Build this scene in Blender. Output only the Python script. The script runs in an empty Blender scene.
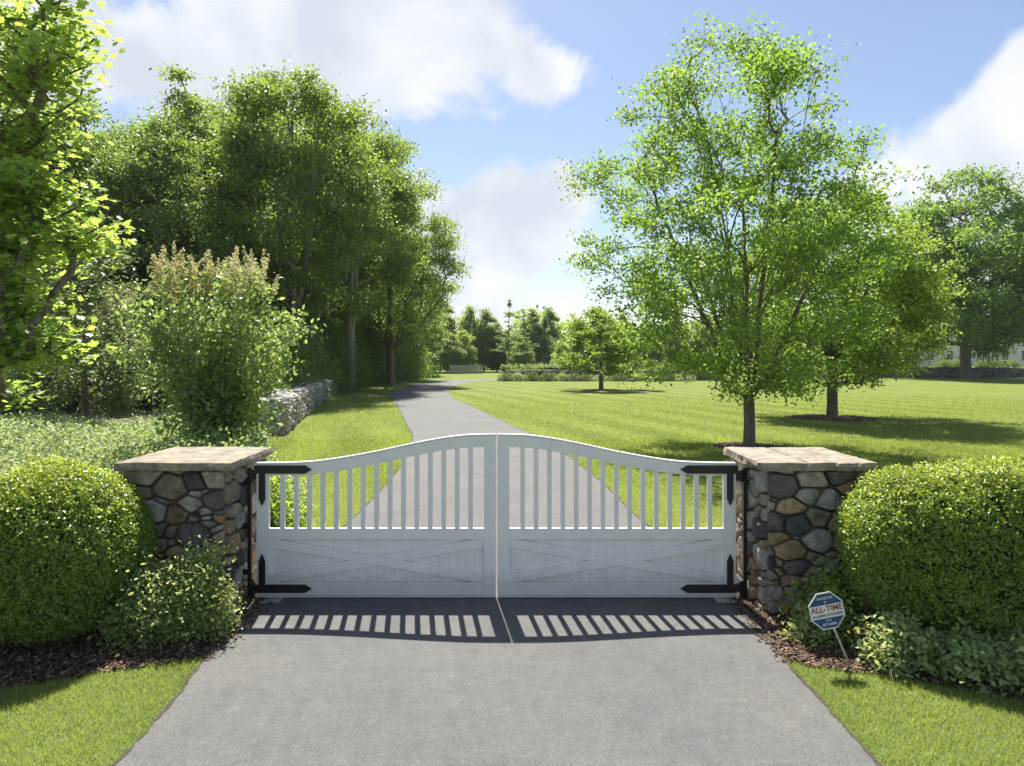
import bpy, bmesh, math, random
import numpy as np
from mathutils import Vector, noise as mnoise
S = bpy.context.scene
C = S.collection
R = math.radians
# ------------------------------------------------------------------ camera, sky, sun, exposure
cam = bpy.data.objects.new('camera', bpy.data.cameras.new('camera')); C.objects.link(cam)
cam.location = (0, 0, 2.47); cam.rotation_euler = (R(90), 0, 0)
cam.data.sensor_width = 36; cam.data.lens = 670/1024*36; cam.data.shift_y = -25/1024
cam.data.clip_start = .05; cam.data.clip_end = 3000
S.camera = cam
S.view_settings.view_transform = 'Standard'; S.view_settings.look = 'None'
S.view_settings.exposure = 1.12; S.view_settings.gamma = 1; S.view_settings.use_curve_mapping = False
SUN_EL = R(57.5); SUN_AZ = R(-8.5)         # azimuth from +Y towards +X
sun = bpy.data.objects.new('sun', bpy.data.lights.new('sun', 'SUN')); C.objects.link(sun)
sun.data.energy = 5.0; sun.data.angle = R(.6); sun.data.color = (1, .95, .86)
sd = Vector((math.sin(SUN_AZ)*math.cos(SUN_EL), math.cos(SUN_AZ)*math.cos(SUN_EL), math.sin(SUN_EL)))
sun.rotation_euler = sd.to_track_quat('Z', 'Y').to_euler(); sun.location = (0, 0, 60)

W = bpy.data.worlds.new('World'); S.world = W; W.use_nodes = True
nt = W.node_tree; nt.nodes.clear(); N = nt.nodes.new; L = nt.links.new
wo = N('ShaderNodeOutputWorld'); bg = N('ShaderNodeBackground'); bg.inputs[1].default_value = .066
sky = N('ShaderNodeTexSky'); sky.sky_type = 'NISHITA'; sky.sun_disc = False
sky.sun_elevation = SUN_EL; sky.sun_rotation = SUN_AZ; sky.air_density = 1.0; sky.dust_density = .6; sky.ozone_density = 1.6
tc = N('ShaderNodeTexCoord')
def wmath(op, a, b=None, c=None):
    n = N('ShaderNodeMath'); n.operation = op
    for i, v in enumerate((a, b, c)):
        if v is None: continue
        if isinstance(v, (int, float)): n.inputs[i].default_value = v
        else: L(v, n.inputs[i])
    return n.outputs[0]
nz = N('ShaderNodeTexNoise'); nz.inputs['Scale'].default_value = 4.0; nz.inputs['Detail'].default_value = 12; nz.inputs['Roughness'].default_value = .62
nz.inputs['Distortion'].default_value = .3
L(tc.outputs['Generated'], nz.inputs['Vector'])
def pdir(x, y): return Vector((x-512, 670, 358-y)).normalized()
blobs = [  # cloud banks: direction, radii across / depth / height, weight
    (pdir(300, 30), (.34, .4, .11), .85), (pdir(150, 60), (.26, .4, .14), .85), (pdir(430, 35), (.17, .4, .08), .85),
    (pdir(545, 70), (.10, .3, .045), .42), (pdir(505, 235), (.16, .3, .10), 1.35), (pdir(560, 200), (.08, .3, .06), .8),
    (pdir(460, 290), (.17, .3, .09), 1.0), (pdir(570, 255), (.10, .3, .04), .55), (pdir(400, 250), (.14, .3, .12), .8),
    (pdir(1010, 150), (.13, .3, .11), 1.15), (pdir(1080, 100), (.12, .3, .12), 1.2), (pdir(880, 180), (.045, .2, .03), .75),
    (pdir(940, 250), (.25, .3, .10), .7), (pdir(1400, 60), (.3, .4, .25), .9), (pdir(-300, 60), (.5, .5, .3), .8),
    (Vector((-.8, -.4, .5)), (.5, .5, .25), .9), (Vector((.6, -.7, .45)), (.5, .5, .2), .9), (Vector((.1, .2, .95)), (.35, .35, .3), .6)]  # banks behind the camera and overhead are unseen, added for fill light
best = None
for c, r, w_ in blobs:
    v = N('ShaderNodeVectorMath'); v.operation = 'SUBTRACT'; L(tc.outputs['Generated'], v.inputs[0]); v.inputs[1].default_value = c
    m = N('ShaderNodeVectorMath'); m.operation = 'DIVIDE'; L(v.outputs[0], m.inputs[0]); m.inputs[1].default_value = r
    ln = N('ShaderNodeVectorMath'); ln.operation = 'LENGTH'; L(m.outputs[0], ln.inputs[0])
    val = wmath('MULTIPLY', wmath('SUBTRACT', 1.0, ln.outputs['Value']), w_)
    best = val if best is None else wmath('MAXIMUM', best, val)
f = wmath('ADD', best, wmath('MULTIPLY', wmath('SUBTRACT', nz.outputs['Fac'], .5), 1.7))
mr = N('ShaderNodeMapRange'); mr.interpolation_type = 'SMOOTHSTEP'; L(f, mr.inputs['Value'])
mr.inputs['From Min'].default_value = .10; mr.inputs['From Max'].default_value = .36; mr.inputs['To Max'].default_value = .93
nz2 = N('ShaderNodeTexNoise'); nz2.inputs['Scale'].default_value = 5.5; nz2.inputs['Detail'].default_value = 9; nz2.inputs['Distortion'].default_value = .4; L(tc.outputs['Generated'], nz2.inputs['Vector'])
cr = N('ShaderNodeValToRGB'); L(nz2.outputs['Fac'], cr.inputs[0])
cr.color_ramp.elements[0].position = .36; cr.color_ramp.elements[0].color = (5.1, 5.5, 6.1, 1)
cr.color_ramp.elements[1].position = .6; cr.color_ramp.elements[1].color = (7.2, 7.3, 7.4, 1)
mix = N('ShaderNodeMix'); mix.data_type = 'RGBA'; L(mr.outputs[0], mix.inputs['Factor'])
tn = N('ShaderNodeMix'); tn.data_type = 'RGBA'; tn.blend_type = 'MULTIPLY'; tn.inputs['Factor'].default_value = 1; L(sky.outputs[0], tn.inputs['A']); tn.inputs['B'].default_value = (1.12, 1.06, 1.04, 1); L(tn.outputs['Result'], mix.inputs['A']); L(cr.outputs[0], mix.inputs['B'])
L(mix.outputs['Result'], bg.inputs[0]); L(bg.outputs[0], wo.inputs[0])

# ------------------------------------------------------------------ helpers
rng = np.random.default_rng(7)
def tag(o, label=None, cat=None, group=None, kind=None):
    if label: o['label'] = label
    if cat: o['category'] = cat
    if group: o['group'] = group
    if kind: o['kind'] = kind
    return o
def link(name, me, m=None, parent=None, loc=None):
    o = bpy.data.objects.new(name, me); C.objects.link(o)
    if m and me and len(me.materials) == 0: me.materials.append(m)
    if parent: o.parent = parent
    if loc: o.location = loc
    return o
def empty(name, loc, label, cat, group=None, rz=0):
    o = bpy.data.objects.new(name, None); C.objects.link(o); o.location = loc; o.rotation_euler = (0, 0, rz); o.empty_display_size = .2
    return tag(o, label, cat, group)
def np_mesh(name, V, F, attrs=None, smooth=False):
    """V (n,3), F list of (m,k) arrays"""
    if not isinstance(F, list): F = [F]
    me = bpy.data.meshes.new(name)
    V = np.asarray(V, dtype=np.float32)
    me.vertices.add(len(V)); me.vertices.foreach_set('co', V.ravel())
    idx = np.concatenate([np.asarray(f, dtype=np.int32).ravel() for f in F])
    tot = np.concatenate([np.full(len(f), np.asarray(f).shape[1], dtype=np.int32) for f in F])
    me.loops.add(len(idx)); me.loops.foreach_set('vertex_index', idx)
    me.polygons.add(len(tot)); st = np.concatenate([[0], np.cumsum(tot)[:-1]]).astype(np.int32)
    me.polygons.foreach_set('loop_start', st)
    if smooth: me.polygons.foreach_set('use_smooth', np.ones(len(tot), dtype=bool))
    for k, v in (attrs or {}).items():
        a = me.attributes.new(k, 'FLOAT', 'POINT'); a.data.foreach_set('value', np.asarray(v, dtype=np.float32))
    me.update(calc_edges=True); me.validate()
    return me
class MB:
    """collects boxes, prisms, tubes in one mesh"""
    def __init__(s): s.V = []; s.F = []; s.sm = []
    def add(s, vs, fs, smooth=False):
        b = len(s.V); s.V += [tuple(v) for v in vs]; s.F += [tuple(b+i for i in f) for f in fs]; s.sm += [smooth]*len(fs)
    def box(s, x0, x1, y0, y1, z0, z1):
        s.add([(x0,y0,z0),(x1,y0,z0),(x1,y1,z0),(x0,y1,z0),(x0,y0,z1),(x1,y0,z1),(x1,y1,z1),(x0,y1,z1)],
              [(0,3,2,1),(4,5,6,7),(0,1,5,4),(1,2,6,5),(2,3,7,6),(3,0,4,7)])
    def prism(s, pts, y0, y1):          # polygon in xz, counter-clockwise seen from -Y, extruded along y
        n = len(pts)
        s.add([(x, y0, z) for x, z in pts]+[(x, y1, z) for x, z in pts],
              [tuple(range(n)), tuple(range(2*n-1, n-1, -1))]+[(i, i+n, (i+1) % n+n, (i+1) % n) for i in range(n)])
    def tube(s, a, b, r0, r1=None, n=12):
        a = Vector(a); b = Vector(b); r1 = r0 if r1 is None else r1
        d = (b-a).normalized(); u = d.orthogonal().normalized(); w = d.cross(u)
        vs = [a+(u*math.cos(2*math.pi*i/n)+w*math.sin(2*math.pi*i/n))*r0 for i in range(n)]+[b+(u*math.cos(2*math.pi*i/n)+w*math.sin(2*math.pi*i/n))*r1 for i in range(n)]
        base = len(s.V)
        s.add(vs, [(i, (i+1) % n, (i+1) % n+n, i+n) for i in range(n)], True)
        s.F += [tuple(base+i for i in range(n-1, -1, -1)), tuple(base+n+i for i in range(n))]; s.sm += [False]*2
    def build(s, name, m, parent=None, bevel=0):
        me = bpy.data.meshes.new(name); me.from_pydata(s.V, [], s.F)
        bm = bmesh.new(); bm.from_mesh(me); bmesh.ops.recalc_face_normals(bm, faces=bm.faces)
        for f_, k in zip(bm.faces, s.sm): f_.smooth = k
        bm.to_mesh(me); bm.free(); me.update()
        o = link(name, me, m, parent)
        if bevel:
            md = o.modifiers.new('bevel', 'BEVEL'); md.width = bevel; md.segments = 2; md.limit_method = 'ANGLE'; md.angle_limit = R(40)
        return o
# ------------------------------------------------------------------ materials
def newmat(name):
    m = bpy.data.materials.new(name); m.use_nodes = True; t = m.node_tree
    b = t.nodes['Principled BSDF']; return m, t, b
def nd(t, kind, **kw):
    n = t.nodes.new(kind)
    for k, v in kw.items():
        if k in n.inputs: n.inputs[k].default_value = v
        else: setattr(n, k, v)
    return n
def ramp(t, src, stops):
    c = t.nodes.new('ShaderNodeValToRGB'); t.links.new(src, c.inputs[0]); e = c.color_ramp.elements
    while len(e) < len(stops): e.new(.5)
    for i, (p, col) in enumerate(stops): e[i].position = p; e[i].color = (*col, 1)
    return c.outputs[0]
def mixc(t, fac, a, b, mode='MIX'):
    m = t.nodes.new('ShaderNodeMix'); m.data_type = 'RGBA'; m.blend_type = mode
    for k, v in (('Factor', fac), ('A', a), ('B', b)):
        if isinstance(v, tuple): m.inputs[k].default_value = (*v, 1)
        elif isinstance(v, (int, float)): m.inputs[k].default_value = v
        else: t.links.new(v, m.inputs[k])
    return m.outputs['Result']
def objco(t): return t.nodes.new('ShaderNodeTexCoord').outputs['Object']
def noisetex(t, scale, detail=6, rough=.55, co=None):
    n = nd(t, 'ShaderNodeTexNoise', Scale=scale, Detail=detail, Roughness=rough)
    t.links.new(co if co is not None else objco(t), n.inputs['Vector']); return n.outputs['Fac']
def bump(t, b, h, strength=.5, dist=.01):
    n = nd(t, 'ShaderNodeBump', Strength=strength, Distance=dist); t.links.new(h, n.inputs['Height']); t.links.new(n.outputs[0], b.inputs['Normal'])

def leaf_mat(name, dark, light, trans=.5, rough=.45, tcol=None):
    m, t, b = newmat(name)
    at = nd(t, 'ShaderNodeAttribute'); at.attribute_name = 'rnd'
    col = ramp(t, at.outputs['Fac'], [(0, dark), (1, light)])
    t.links.new(col, b.inputs['Base Color']); b.inputs['Roughness'].default_value = rough; b.inputs['Specular IOR Level'].default_value = .5
    tr = nd(t, 'ShaderNodeBsdfTranslucent')
    g = tcol or (min(.95, light[0]*3.0), min(.95, light[1]*2.75), light[2]*1.5)
    gd = tuple(x*.55 for x in g)
    tcx = ramp(t, at.outputs['Fac'], [(0, gd), (1, g)]); t.links.new(tcx, tr.inputs['Color'])
    ms = nd(t, 'ShaderNodeMixShader', Fac=trans); t.links.new(b.outputs[0], ms.inputs[1]); t.links.new(tr.outputs[0], ms.inputs[2])
    t.links.new(ms.outputs[0], t.nodes['Material Output'].inputs['Surface'])
    return m
M = {}
M['maple'] = leaf_mat('maple_leaf', (.05, .11, .025), (.15, .25, .055), .52)
M['maple_near'] = leaf_mat('near_maple_leaf', (.08, .14, .035), (.23, .33, .10), .52)
M['maple_mid'] = leaf_mat('yellow_green_leaf', (.06, .12, .025), (.17, .26, .055), .5)
M['forest'] = leaf_mat('forest_leaf', (.06, .115, .03), (.18, .27, .075), .42)
M['forest_b'] = leaf_mat('forest_leaf_bright', (.05, .10, .024), (.16, .24, .055), .45)
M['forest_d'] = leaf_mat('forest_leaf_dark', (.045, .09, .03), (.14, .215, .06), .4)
M['forest_x'] = leaf_mat('deep_green_leaf', (.045, .10, .025), (.15, .25, .06), .42)
M['greygreen'] = leaf_mat('grey_green_leaf', (.06, .10, .04), (.13, .18, .08), .4)
M['conifer'] = leaf_mat('needle', (.07, .12, .06), (.16, .23, .11), .4)
M['lilac'] = leaf_mat('lilac_leaf', (.06, .12, .035), (.22, .31, .13), .38, .35)
M['box'] = leaf_mat('boxwood_leaf', (.08, .155, .035), (.25, .36, .08), .4, .3)
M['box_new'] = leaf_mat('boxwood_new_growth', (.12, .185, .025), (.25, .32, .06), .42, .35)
M['pale'] = leaf_mat('pale_leaf', (.10, .19, .06), (.38, .50, .23), .35, .6)
M['shrub'] = leaf_mat('shrub_leaf', (.07, .13, .04), (.30, .40, .17), .4, .45)
M['cover'] = leaf_mat('cover_leaf', (.08, .15, .05), (.27, .38, .20), .35, .5)
M['grass'] = leaf_mat('grass_blade', (.125, .195, .03), (.31, .37, .08), .45, .5, (.56, .67, .13))
M['seed'] = leaf_mat('dry_seed', (.40, .36, .17), (.64, .58, .32), .45, .8, (.80, .74, .40))
M['flower'] = leaf_mat('bed_shrub_leaf', (.04, .08, .02), (.11, .16, .045), .35, .5)

def bark(name, a, b_, sc=14):
    m, t, b = newmat(name)
    co = nd(t, 'ShaderNodeMapping', Scale=(1, 1, .22)); t.links.new(objco(t), co.inputs[0])
    n = noisetex(t, sc, 8, .65, co.outputs[0]); t.links.new(ramp(t, n, [(.32, a), (.68, b_)]), b.inputs['Base Color'])
    b.inputs['Roughness'].default_value = .9; bump(t, b, n, .8, .03); return m
M['bark'] = bark('bark', (.06, .052, .042), (.22, .20, .165))
M['bark_l'] = bark('bark_pale', (.12, .11, .09), (.36, .34, .29))
M['core'] = bark('shaded_twig_core', (.012, .02, .006), (.03, .045, .012), 30)

def rockmat(name, ramp_cols, sc=9, bs=.6, const=False):
    m, t, b = newmat(name)
    at = nd(t, 'ShaderNodeAttribute'); at.attribute_name = 'rnd'
    base = ramp(t, at.outputs['Fac'], ramp_cols)
    if const:
        t.nodes['Color Ramp'].color_ramp.interpolation = 'CONSTANT'
    n = noisetex(t, sc, 9, .68); n2 = noisetex(t, sc*5, 6, .7)
    mot = ramp(t, n, [(.3, (.30, .30, .29)), (.5, (.90, .90, .90)), (.7, (1.55, 1.5, 1.4))])
    col = mixc(t, .85, base, mot, 'MULTIPLY')
    sp = ramp(t, n2, [(.3, (.6, .6, .6)), (.6, (1.15, 1.15, 1.15))])
    col = mixc(t, .7, col, sp, 'MULTIPLY')
    t.links.new(col, b.inputs['Base Color']); b.inputs['Roughness'].default_value = .85
    ad = nd(t, 'ShaderNodeMath', operation='ADD'); t.links.new(n, ad.inputs[0]); t.links.new(n2, ad.inputs[1])
    bump(t, b, ad.outputs[0], bs, .02); return m
stone_cols = [(0, (.09, .09, .09)), (.07, (.42, .39, .32)), (.22, (.25, .215, .165)), (.36, (.42, .32, .19)), (.46, (.16, .145, .125)), (.56, (.34, .25, .14)), (.66, (.38, .37, .34)), (.78, (.27, .205, .135)), (.88, (.32, .28, .22))]
M['stone'] = rockmat('field_stone', stone_cols, 11, .9, True)
M['drystone'] = rockmat('dry_wall_stone', [(0, (.17, .16, .15)), (.4, (.34, .32, .29)), (.75, (.50, .48, .44)), (1, (.62, .60, .56))], 6)
M['greystone'] = rockmat('far_wall_stone', [(0, (.10, .10, .10)), (.5, (.20, .20, .19)), (1, (.32, .31, .29))], 4)
M['cap'] = rockmat('capstone', [(0, (.26, .22, .165)), (1, (.35, .30, .235))], 6, .8)
m, t, b = newmat('mortar'); n = noisetex(t, 30, 8, .7)
t.links.new(ramp(t, n, [(.3, (.06, .055, .045)), (.7, (.16, .14, .115))]), b.inputs['Base Color']); b.inputs['Roughness'].default_value = .95; bump(t, b, n, .6, .01); M['mortar'] = m  # mortar darkened, shadow of the stone joints put into its colour

m, t, b = newmat('lawn_ground'); co = objco(t)
n1 = noisetex(t, .35, 5, .6, co); n2 = noisetex(t, 3.1, 6, .7, co); n3 = noisetex(t, 38, 4, .7, co)
mp = nd(t, 'ShaderNodeMapping', Rotation=(0, 0, R(-20)), Scale=(1, 1, 1)); t.links.new(co, mp.inputs[0])
wv = nd(t, 'ShaderNodeTexWave', Scale=.13, Distortion=1.0, Detail=2); wv.inputs['Detail Scale'].default_value = .4; t.links.new(mp.outputs[0], wv.inputs['Vector'])
c1 = ramp(t, n1, [(.3, (.12, .175, .022)), (.7, (.17, .22, .036))])
c2 = mixc(t, ramp(t, n2, [(.35, (0,)*3), (.75, (.45,)*3)]), c1, (.23, .235, .07))
c3 = mixc(t, 1., c2, ramp(t, n3, [(.3, (.72,)*3), (.7, (1.2,)*3)]), 'MULTIPLY')
c4 = mixc(t, 1., c3, ramp(t, wv.outputs['Fac'], [(.3, (.84, .88, .82)), (.7, (1.10, 1.06, 1.14))]), 'MULTIPLY')
t.links.new(c4, b.inputs['Base Color']); b.inputs['Roughness'].default_value = .9; b.inputs['Specular IOR Level'].default_value = .15
ad = nd(t, 'ShaderNodeMath', operation='ADD'); t.links.new(n3, ad.inputs[0]); t.links.new(n2, ad.inputs[1]); bump(t, b, ad.outputs[0], .7, .05); M['lawn'] = m

m, t, b = newmat('rough_ground'); n = noisetex(t, 2.5, 8, .7)
t.links.new(ramp(t, n, [(.3, (.06, .07, .025)), (.7, (.16, .15, .07))]), b.inputs['Base Color']); b.inputs['Roughness'].default_value = .95; bump(t, b, n, .8, .1); M['rough'] = m

m, t, b = newmat('asphalt'); co = objco(t)
n1 = noisetex(t, .7, 5, .6, co); n2 = noisetex(t, 9, 7, .7, co); n3 = noisetex(t, 130, 3, .8, co)
vo = nd(t, 'ShaderNodeTexVoronoi', Scale=95.); t.links.new(co, vo.inputs['Vector'])
c1 = ramp(t, n1, [(.3, (.094, .094, .095)), (.7, (.124, .120, .115))])
c2 = mixc(t, 1., c1, ramp(t, n2, [(.25, (.78,)*3), (.75, (1.18,)*3)]), 'MULTIPLY')
c3 = mixc(t, 1., c2, ramp(t, n3, [(.3, (.5,)*3), (.5, (.93,)*3), (.70, (1.75,)*3)]), 'MULTIPLY')
n5 = noisetex(t, 2.2, 9, .75, co); c3 = mixc(t, 1., c3, ramp(t, n5, [(.36, (.87, .87, .88)), (.5, (1., 1., 1.)), (.68, (1.07, 1.05, 1.01))]), 'MULTIPLY')
t.links.new(c3, b.inputs['Base Color']); b.inputs['Roughness'].default_value = .82
ad = nd(t, 'ShaderNodeMath', operation='ADD'); t.links.new(n3, ad.inputs[0]); t.links.new(vo.outputs['Distance'], ad.inputs[1]); bump(t, b, ad.outputs[0], .55, .006); M['asphalt'] = m

m, t, b = newmat('mulch_soil'); n = noisetex(t, 28, 8, .75)
t.links.new(ramp(t, n, [(.3, (.022, .014, .009)), (.7, (.10, .062, .038))]), b.inputs['Base Color']); b.inputs['Roughness'].default_value = .95; bump(t, b, n, 1, .03); M['mulch'] = m
m, t, b = newmat('wood_chip'); at = nd(t, 'ShaderNodeAttribute'); at.attribute_name = 'rnd'
t.links.new(ramp(t, at.outputs['Fac'], [(0, (.035, .02, .012)), (.6, (.13, .075, .045)), (1, (.30, .21, .14))]), b.inputs['Base Color']); b.inputs['Roughness'].default_value = .9; M['chip'] = m

def plain(name, col, rough=.5, nsc=None, var=.15, metal=0, bs=.1):
    m, t, b = newmat(name)
    if nsc:
        n = noisetex(t, nsc, 6, .6)
        t.links.new(ramp(t, n, [(.3, tuple(c*(1-var) for c in col)), (.7, tuple(min(1, c*(1+var)) for c in col))]), b.inputs['Base Color'])
        bump(t, b, n, bs, .004)
    else: b.inputs['Base Color'].default_value = (*col, 1)
    b.inputs['Roughness'].default_value = rough; b.inputs['Metallic'].default_value = metal
    return m
m, t, b = newmat('gate_paint'); co = objco(t)
n1 = noisetex(t, 5, 7, .65, co)
mp = nd(t, 'ShaderNodeMapping', Scale=(30, 30, 2)); t.links.new(co, mp.inputs[0]); n2 = noisetex(t, 3, 5, .6, mp.outputs[0])
c1 = ramp(t, n1, [(.3, (.76, .755, .73)), (.65, (.85, .845, .82))]); c2 = mixc(t, 1., c1, ramp(t, n2, [(.3, (.93, .93, .92)), (.6, (1, 1, 1))]), 'MULTIPLY')
sx_ = nd(t, 'ShaderNodeSeparateXYZ'); t.links.new(co, sx_.inputs[0]); n6 = noisetex(t, 11, 8, .7, co)
hm = nd(t, 'ShaderNodeMath', operation='MULTIPLY_ADD'); t.links.new(n6, hm.inputs[0]); hm.inputs[1].default_value = -.45; t.links.new(sx_.outputs['Z'], hm.inputs[2])
dirt_ = ramp(t, hm.outputs[0], [(0, (.35,)*3), (.02, (.12,)*3), (.10, (0,)*3)]); c2 = mixc(t, dirt_, c2, (.40, .36, .29))
t.links.new(c2, b.inputs['Base Color']); b.inputs['Roughness'].default_value = .45; bump(t, b, n2, .12, .003); M['gatewhite'] = m
M['iron'] = plain('black_iron', (.012, .012, .013), .45, 40, .3)
M['steel'] = plain('galvanised', (.35, .35, .34), .45, 30, .2, .6)
M['concrete'] = plain('pale_concrete', (.42, .39, .34), .9, 14, .25, 0, .4)
M['signblue'] = plain('sign_blue', (.018, .05, .17), .4, 12, .12)
M['signwhite'] = plain('sign_white', (.72, .74, .72), .4, 12, .06)
M['signred'] = plain('sign_red', (.42, .05, .035), .5, 60, .3)
M['signgreen'] = plain('sign_green', (.12, .16, .08), .5, 60, .3)
M['stake'] = plain('weathered_stake', (.42, .40, .33), .7, 25, .3)
M['clap'] = plain('white_clapboard', (.75, .75, .73), .6, 3, .05)
M['roof'] = plain('shingle_roof', (.16, .11, .09), .9, 6, .3)
M['glass'] = plain('window_glass', (.04, .05, .06), .08)
M['fencegrey'] = plain('grey_fence_wood', (.32, .32, .30), .85, 5, .2)

# ------------------------------------------------------------------ ground, driveway
def poly_sheet(name, pts, z, m, kind='structure'):
    me = bpy.data.meshes.new(name); me.from_pydata([(x, y, z) for x, y in pts], [], [tuple(range(len(pts)))])
    o = link(name, me, m)
    if kind: o['kind'] = kind
    return o
poly_sheet('lawn', [(-320, -60), (320, -60), (320, 420), (-320, 420)], 0, M['lawn'])
def cr_spline(p, n=10):
    p = [np.array(q, float) for q in p]; p = [2*p[0]-p[1]]+p+[2*p[-1]-p[-2]]; out = []
    for i in range(1, len(p)-2):
        for k in range(n):
            u = k/n; a, b_, c, d = p[i-1:i+3]
            out.append(.5*((2*b_)+(-a+c)*u+(2*a-5*b_+4*c-d)*u*u+(-a+3*b_-3*c+d)*u**3))
    out.append(p[-2]); return np.array(out)
Ledge = [(-2.2, -9), (-2.3, -2), (-2.4, 4.06), (-2.5, 5.35), (-2.58, 6.6), (-2.55, 8.2), (-2.44, 10.4), (-2.52, 15), (-3.1, 20.9), (-3.95, 25), (-5.9, 34.5), (-7.9, 43.5), (-8.9, 52), (-9.2, 60), (-8.9, 67), (-7.6, 73.5), (-4.5, 78), (0, 81), (8, 84), (20, 86)]
Redge = [(2.2, -9), (2.2, -2), (2.22, 4.06), (2.22, 5.35), (2.3, 6.6), (2.2, 8.2), (1.95, 10.3), (1.7, 14.1), (.95, 20.2), (0, 24.5), (-2.1, 34.5), (-3.75, 42), (-4.9, 51.7), (-5.1, 58), (-4.9, 64), (-4.0, 70), (-2.0, 74.5), (1.5, 77.2), (9, 80), (20, 82)]
LE = cr_spline(Ledge, 14); RE = cr_spline(Redge, 14)
def wob(p, s):
    return p + np.array([[mnoise.noise(Vector((q[0]*1.7+s, q[1]*1.7, s)))*.035+mnoise.noise(Vector((q[0]*7+s, q[1]*7, s)))*.012, 0] for q in p])
LEw = wob(LE, 3.); REw = wob(RE, 9.)
n = len(LEw)
V = [(x, y, .012) for x, y in LEw]+[(x, y, .012) for x, y in REw]+[(x-.02, y, -.01) for x, y in LEw]+[(x+.02, y, -.01) for x, y in REw]
F = [(i, i+n, i+1+n, i+1) for i in range(n-1)]+[(i, i+1, i+1+2*n, i+2*n) for i in range(n-1)]+[(i+n, i+3*n, i+1+3*n, i+1+n) for i in range(n-1)]
me = bpy.data.meshes.new('driveway'); me.from_pydata(V, [], F); tag(link('driveway', me, M['asphalt']), kind='structure')
def lx(y): return np.interp(y, LE[:, 1], LE[:, 0])
def rx(y): return np.interp(y, RE[:, 1], RE[:, 0])
def inpoly(px, py, poly):
    r = np.zeros(len(px), bool); n_ = len(poly); j = n_-1
    for i in range(n_):
        xi, yi = poly[i]; xj, yj = poly[j]
        c = ((yi > py) != (yj > py)) & (px < (xj-xi)*(py-yi)/((yj-yi)+1e-12)+xi); r ^= c; j = i
    return r
bedL = [(-2.52, 5.5), (-2.85, 5.38), (-3.2, 5.22), (-3.8, 4.98), (-4.8, 4.75), (-7, 4.4), (-11, 4.3), (-11, 8.3), (-2.6, 8.3), (-2.56, 6.6)]
bedR = [(2.24, 5.42), (2.5, 5.3), (3.05, 5.12), (3.6, 4.85), (4.5, 4.6), (7, 4.3), (11, 4.3), (11, 7.9), (2.27, 7.9), (2.32, 6.6)]
def bedwob(pl): return [(x+.03*mnoise.noise(Vector((x*5, y*5, 2))), y+.05*mnoise.noise(Vector((x*4, y*4, 7)))) for x, y in cr_spline(pl, 6)]
bL = bedwob(bedL); bR = bedwob(bedR)
poly_sheet('mulch_bed', bL, .006, M['mulch']); poly_sheet('mulch_bed', bR, .006, M['mulch'])
coverpoly = [(-2.75, 7.9), (-3.0, 9), (-3.7, 11), (-4.7, 13), (-5.9, 16), (-7.3, 20), (-8.6, 23), (-11, 24), (-18, 23), (-22, 16), (-22, 7.9)]
roughpoly = [(-8.0, 21), (-10, 30), (-13, 41), (-15, 60), (-14, 88), (-12, 104), (-200, 150), (-200, -20), (-10, -20), (-10, 4), (-10, 8), (-6, 9), (-4.2, 12), (-6, 16)]
poly_sheet('woodland_floor', roughpoly, .004, M['rough'])

# ------------------------------------------------------------------ leaves
LEAF2 = (np.array([(0, 0, 0), (.32, .45, .10), (0, 1, 0), (-.32, .45, .10)]), np.array([(0, 1, 2), (0, 2, 3)]))
NEEDLE = (np.array([(-.12, 0, 0), (.12, 0, 0), (0, 1, 0)]), np.array([(0, 1, 2)]))
OVAL = (np.array([(0, 0, 0), (.22, .22, .05), (.27, .55, .07), (0, 1, -.03), (-.27, .55, .07), (-.22, .22, .05)]), np.array([(0, 1, 2), (0, 2, 3), (0, 3, 4), (0, 4, 5)]))
_mo = [(0, .0), (.28, -.04), (.22, .16), (.60, .22), (.42, .42), (.56, .66), (.26, .60), (.14, .78), (0, 1.05)]
_mv = [(x, y, .10*abs(x)-.08*y*y) for x, y in _mo]+[(-x, y, .10*abs(x)-.08*y*y) for x, y in _mo[-2:0:-1]]
_mv.append((0, .35, .0)); _k = len(_mv)-1
MAPLE = (np.array(_mv), np.array([(_k, i, (i+1) % _k) for i in range(_k)]))
def unit(v): return v/np.maximum(np.linalg.norm(v, axis=1, keepdims=True), 1e-9)
def leaves(name, P, size, tmpl, nrm=None, up=1., jit=.8, rnd=None, droop=0., g=None):
    """P (n,3) positions; normals roughly nrm/up with jitter"""
    g = g or rng; n_ = len(P); T, Fc = tmpl; k = len(T)
    nn = g.normal(size=(n_, 3))*jit
    nn[:, 2] += up
    if nrm is not None: nn += nrm
    nn = unit(nn); a = g.normal(size=(n_, 3)); a[:, 2] -= droop
    u = unit(a-nn*np.sum(a*nn, axis=1, keepdims=True)); w = np.cross(u, nn)
    s = np.broadcast_to(size, (n_,)).reshape(n_, 1)*g.uniform(.65, 1.25, (n_, 1))
    V = P[:, None, :]+s[:, :, None]*(T[None, :, 0:1]*w[:, None, :]+T[None, :, 1:2]*u[:, None, :]+T[None, :, 2:3]*nn[:, None, :])
    Fv = (Fc[None, :, :]+(np.arange(n_)*k)[:, None, None]).reshape(-1, Fc.shape[1])
    r = g.random(n_) if rnd is None else rnd
    return np_mesh(name, V.reshape(-1, 3), Fv, {'rnd': np.repeat(np.clip(r, 0, 1), k)})
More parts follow.
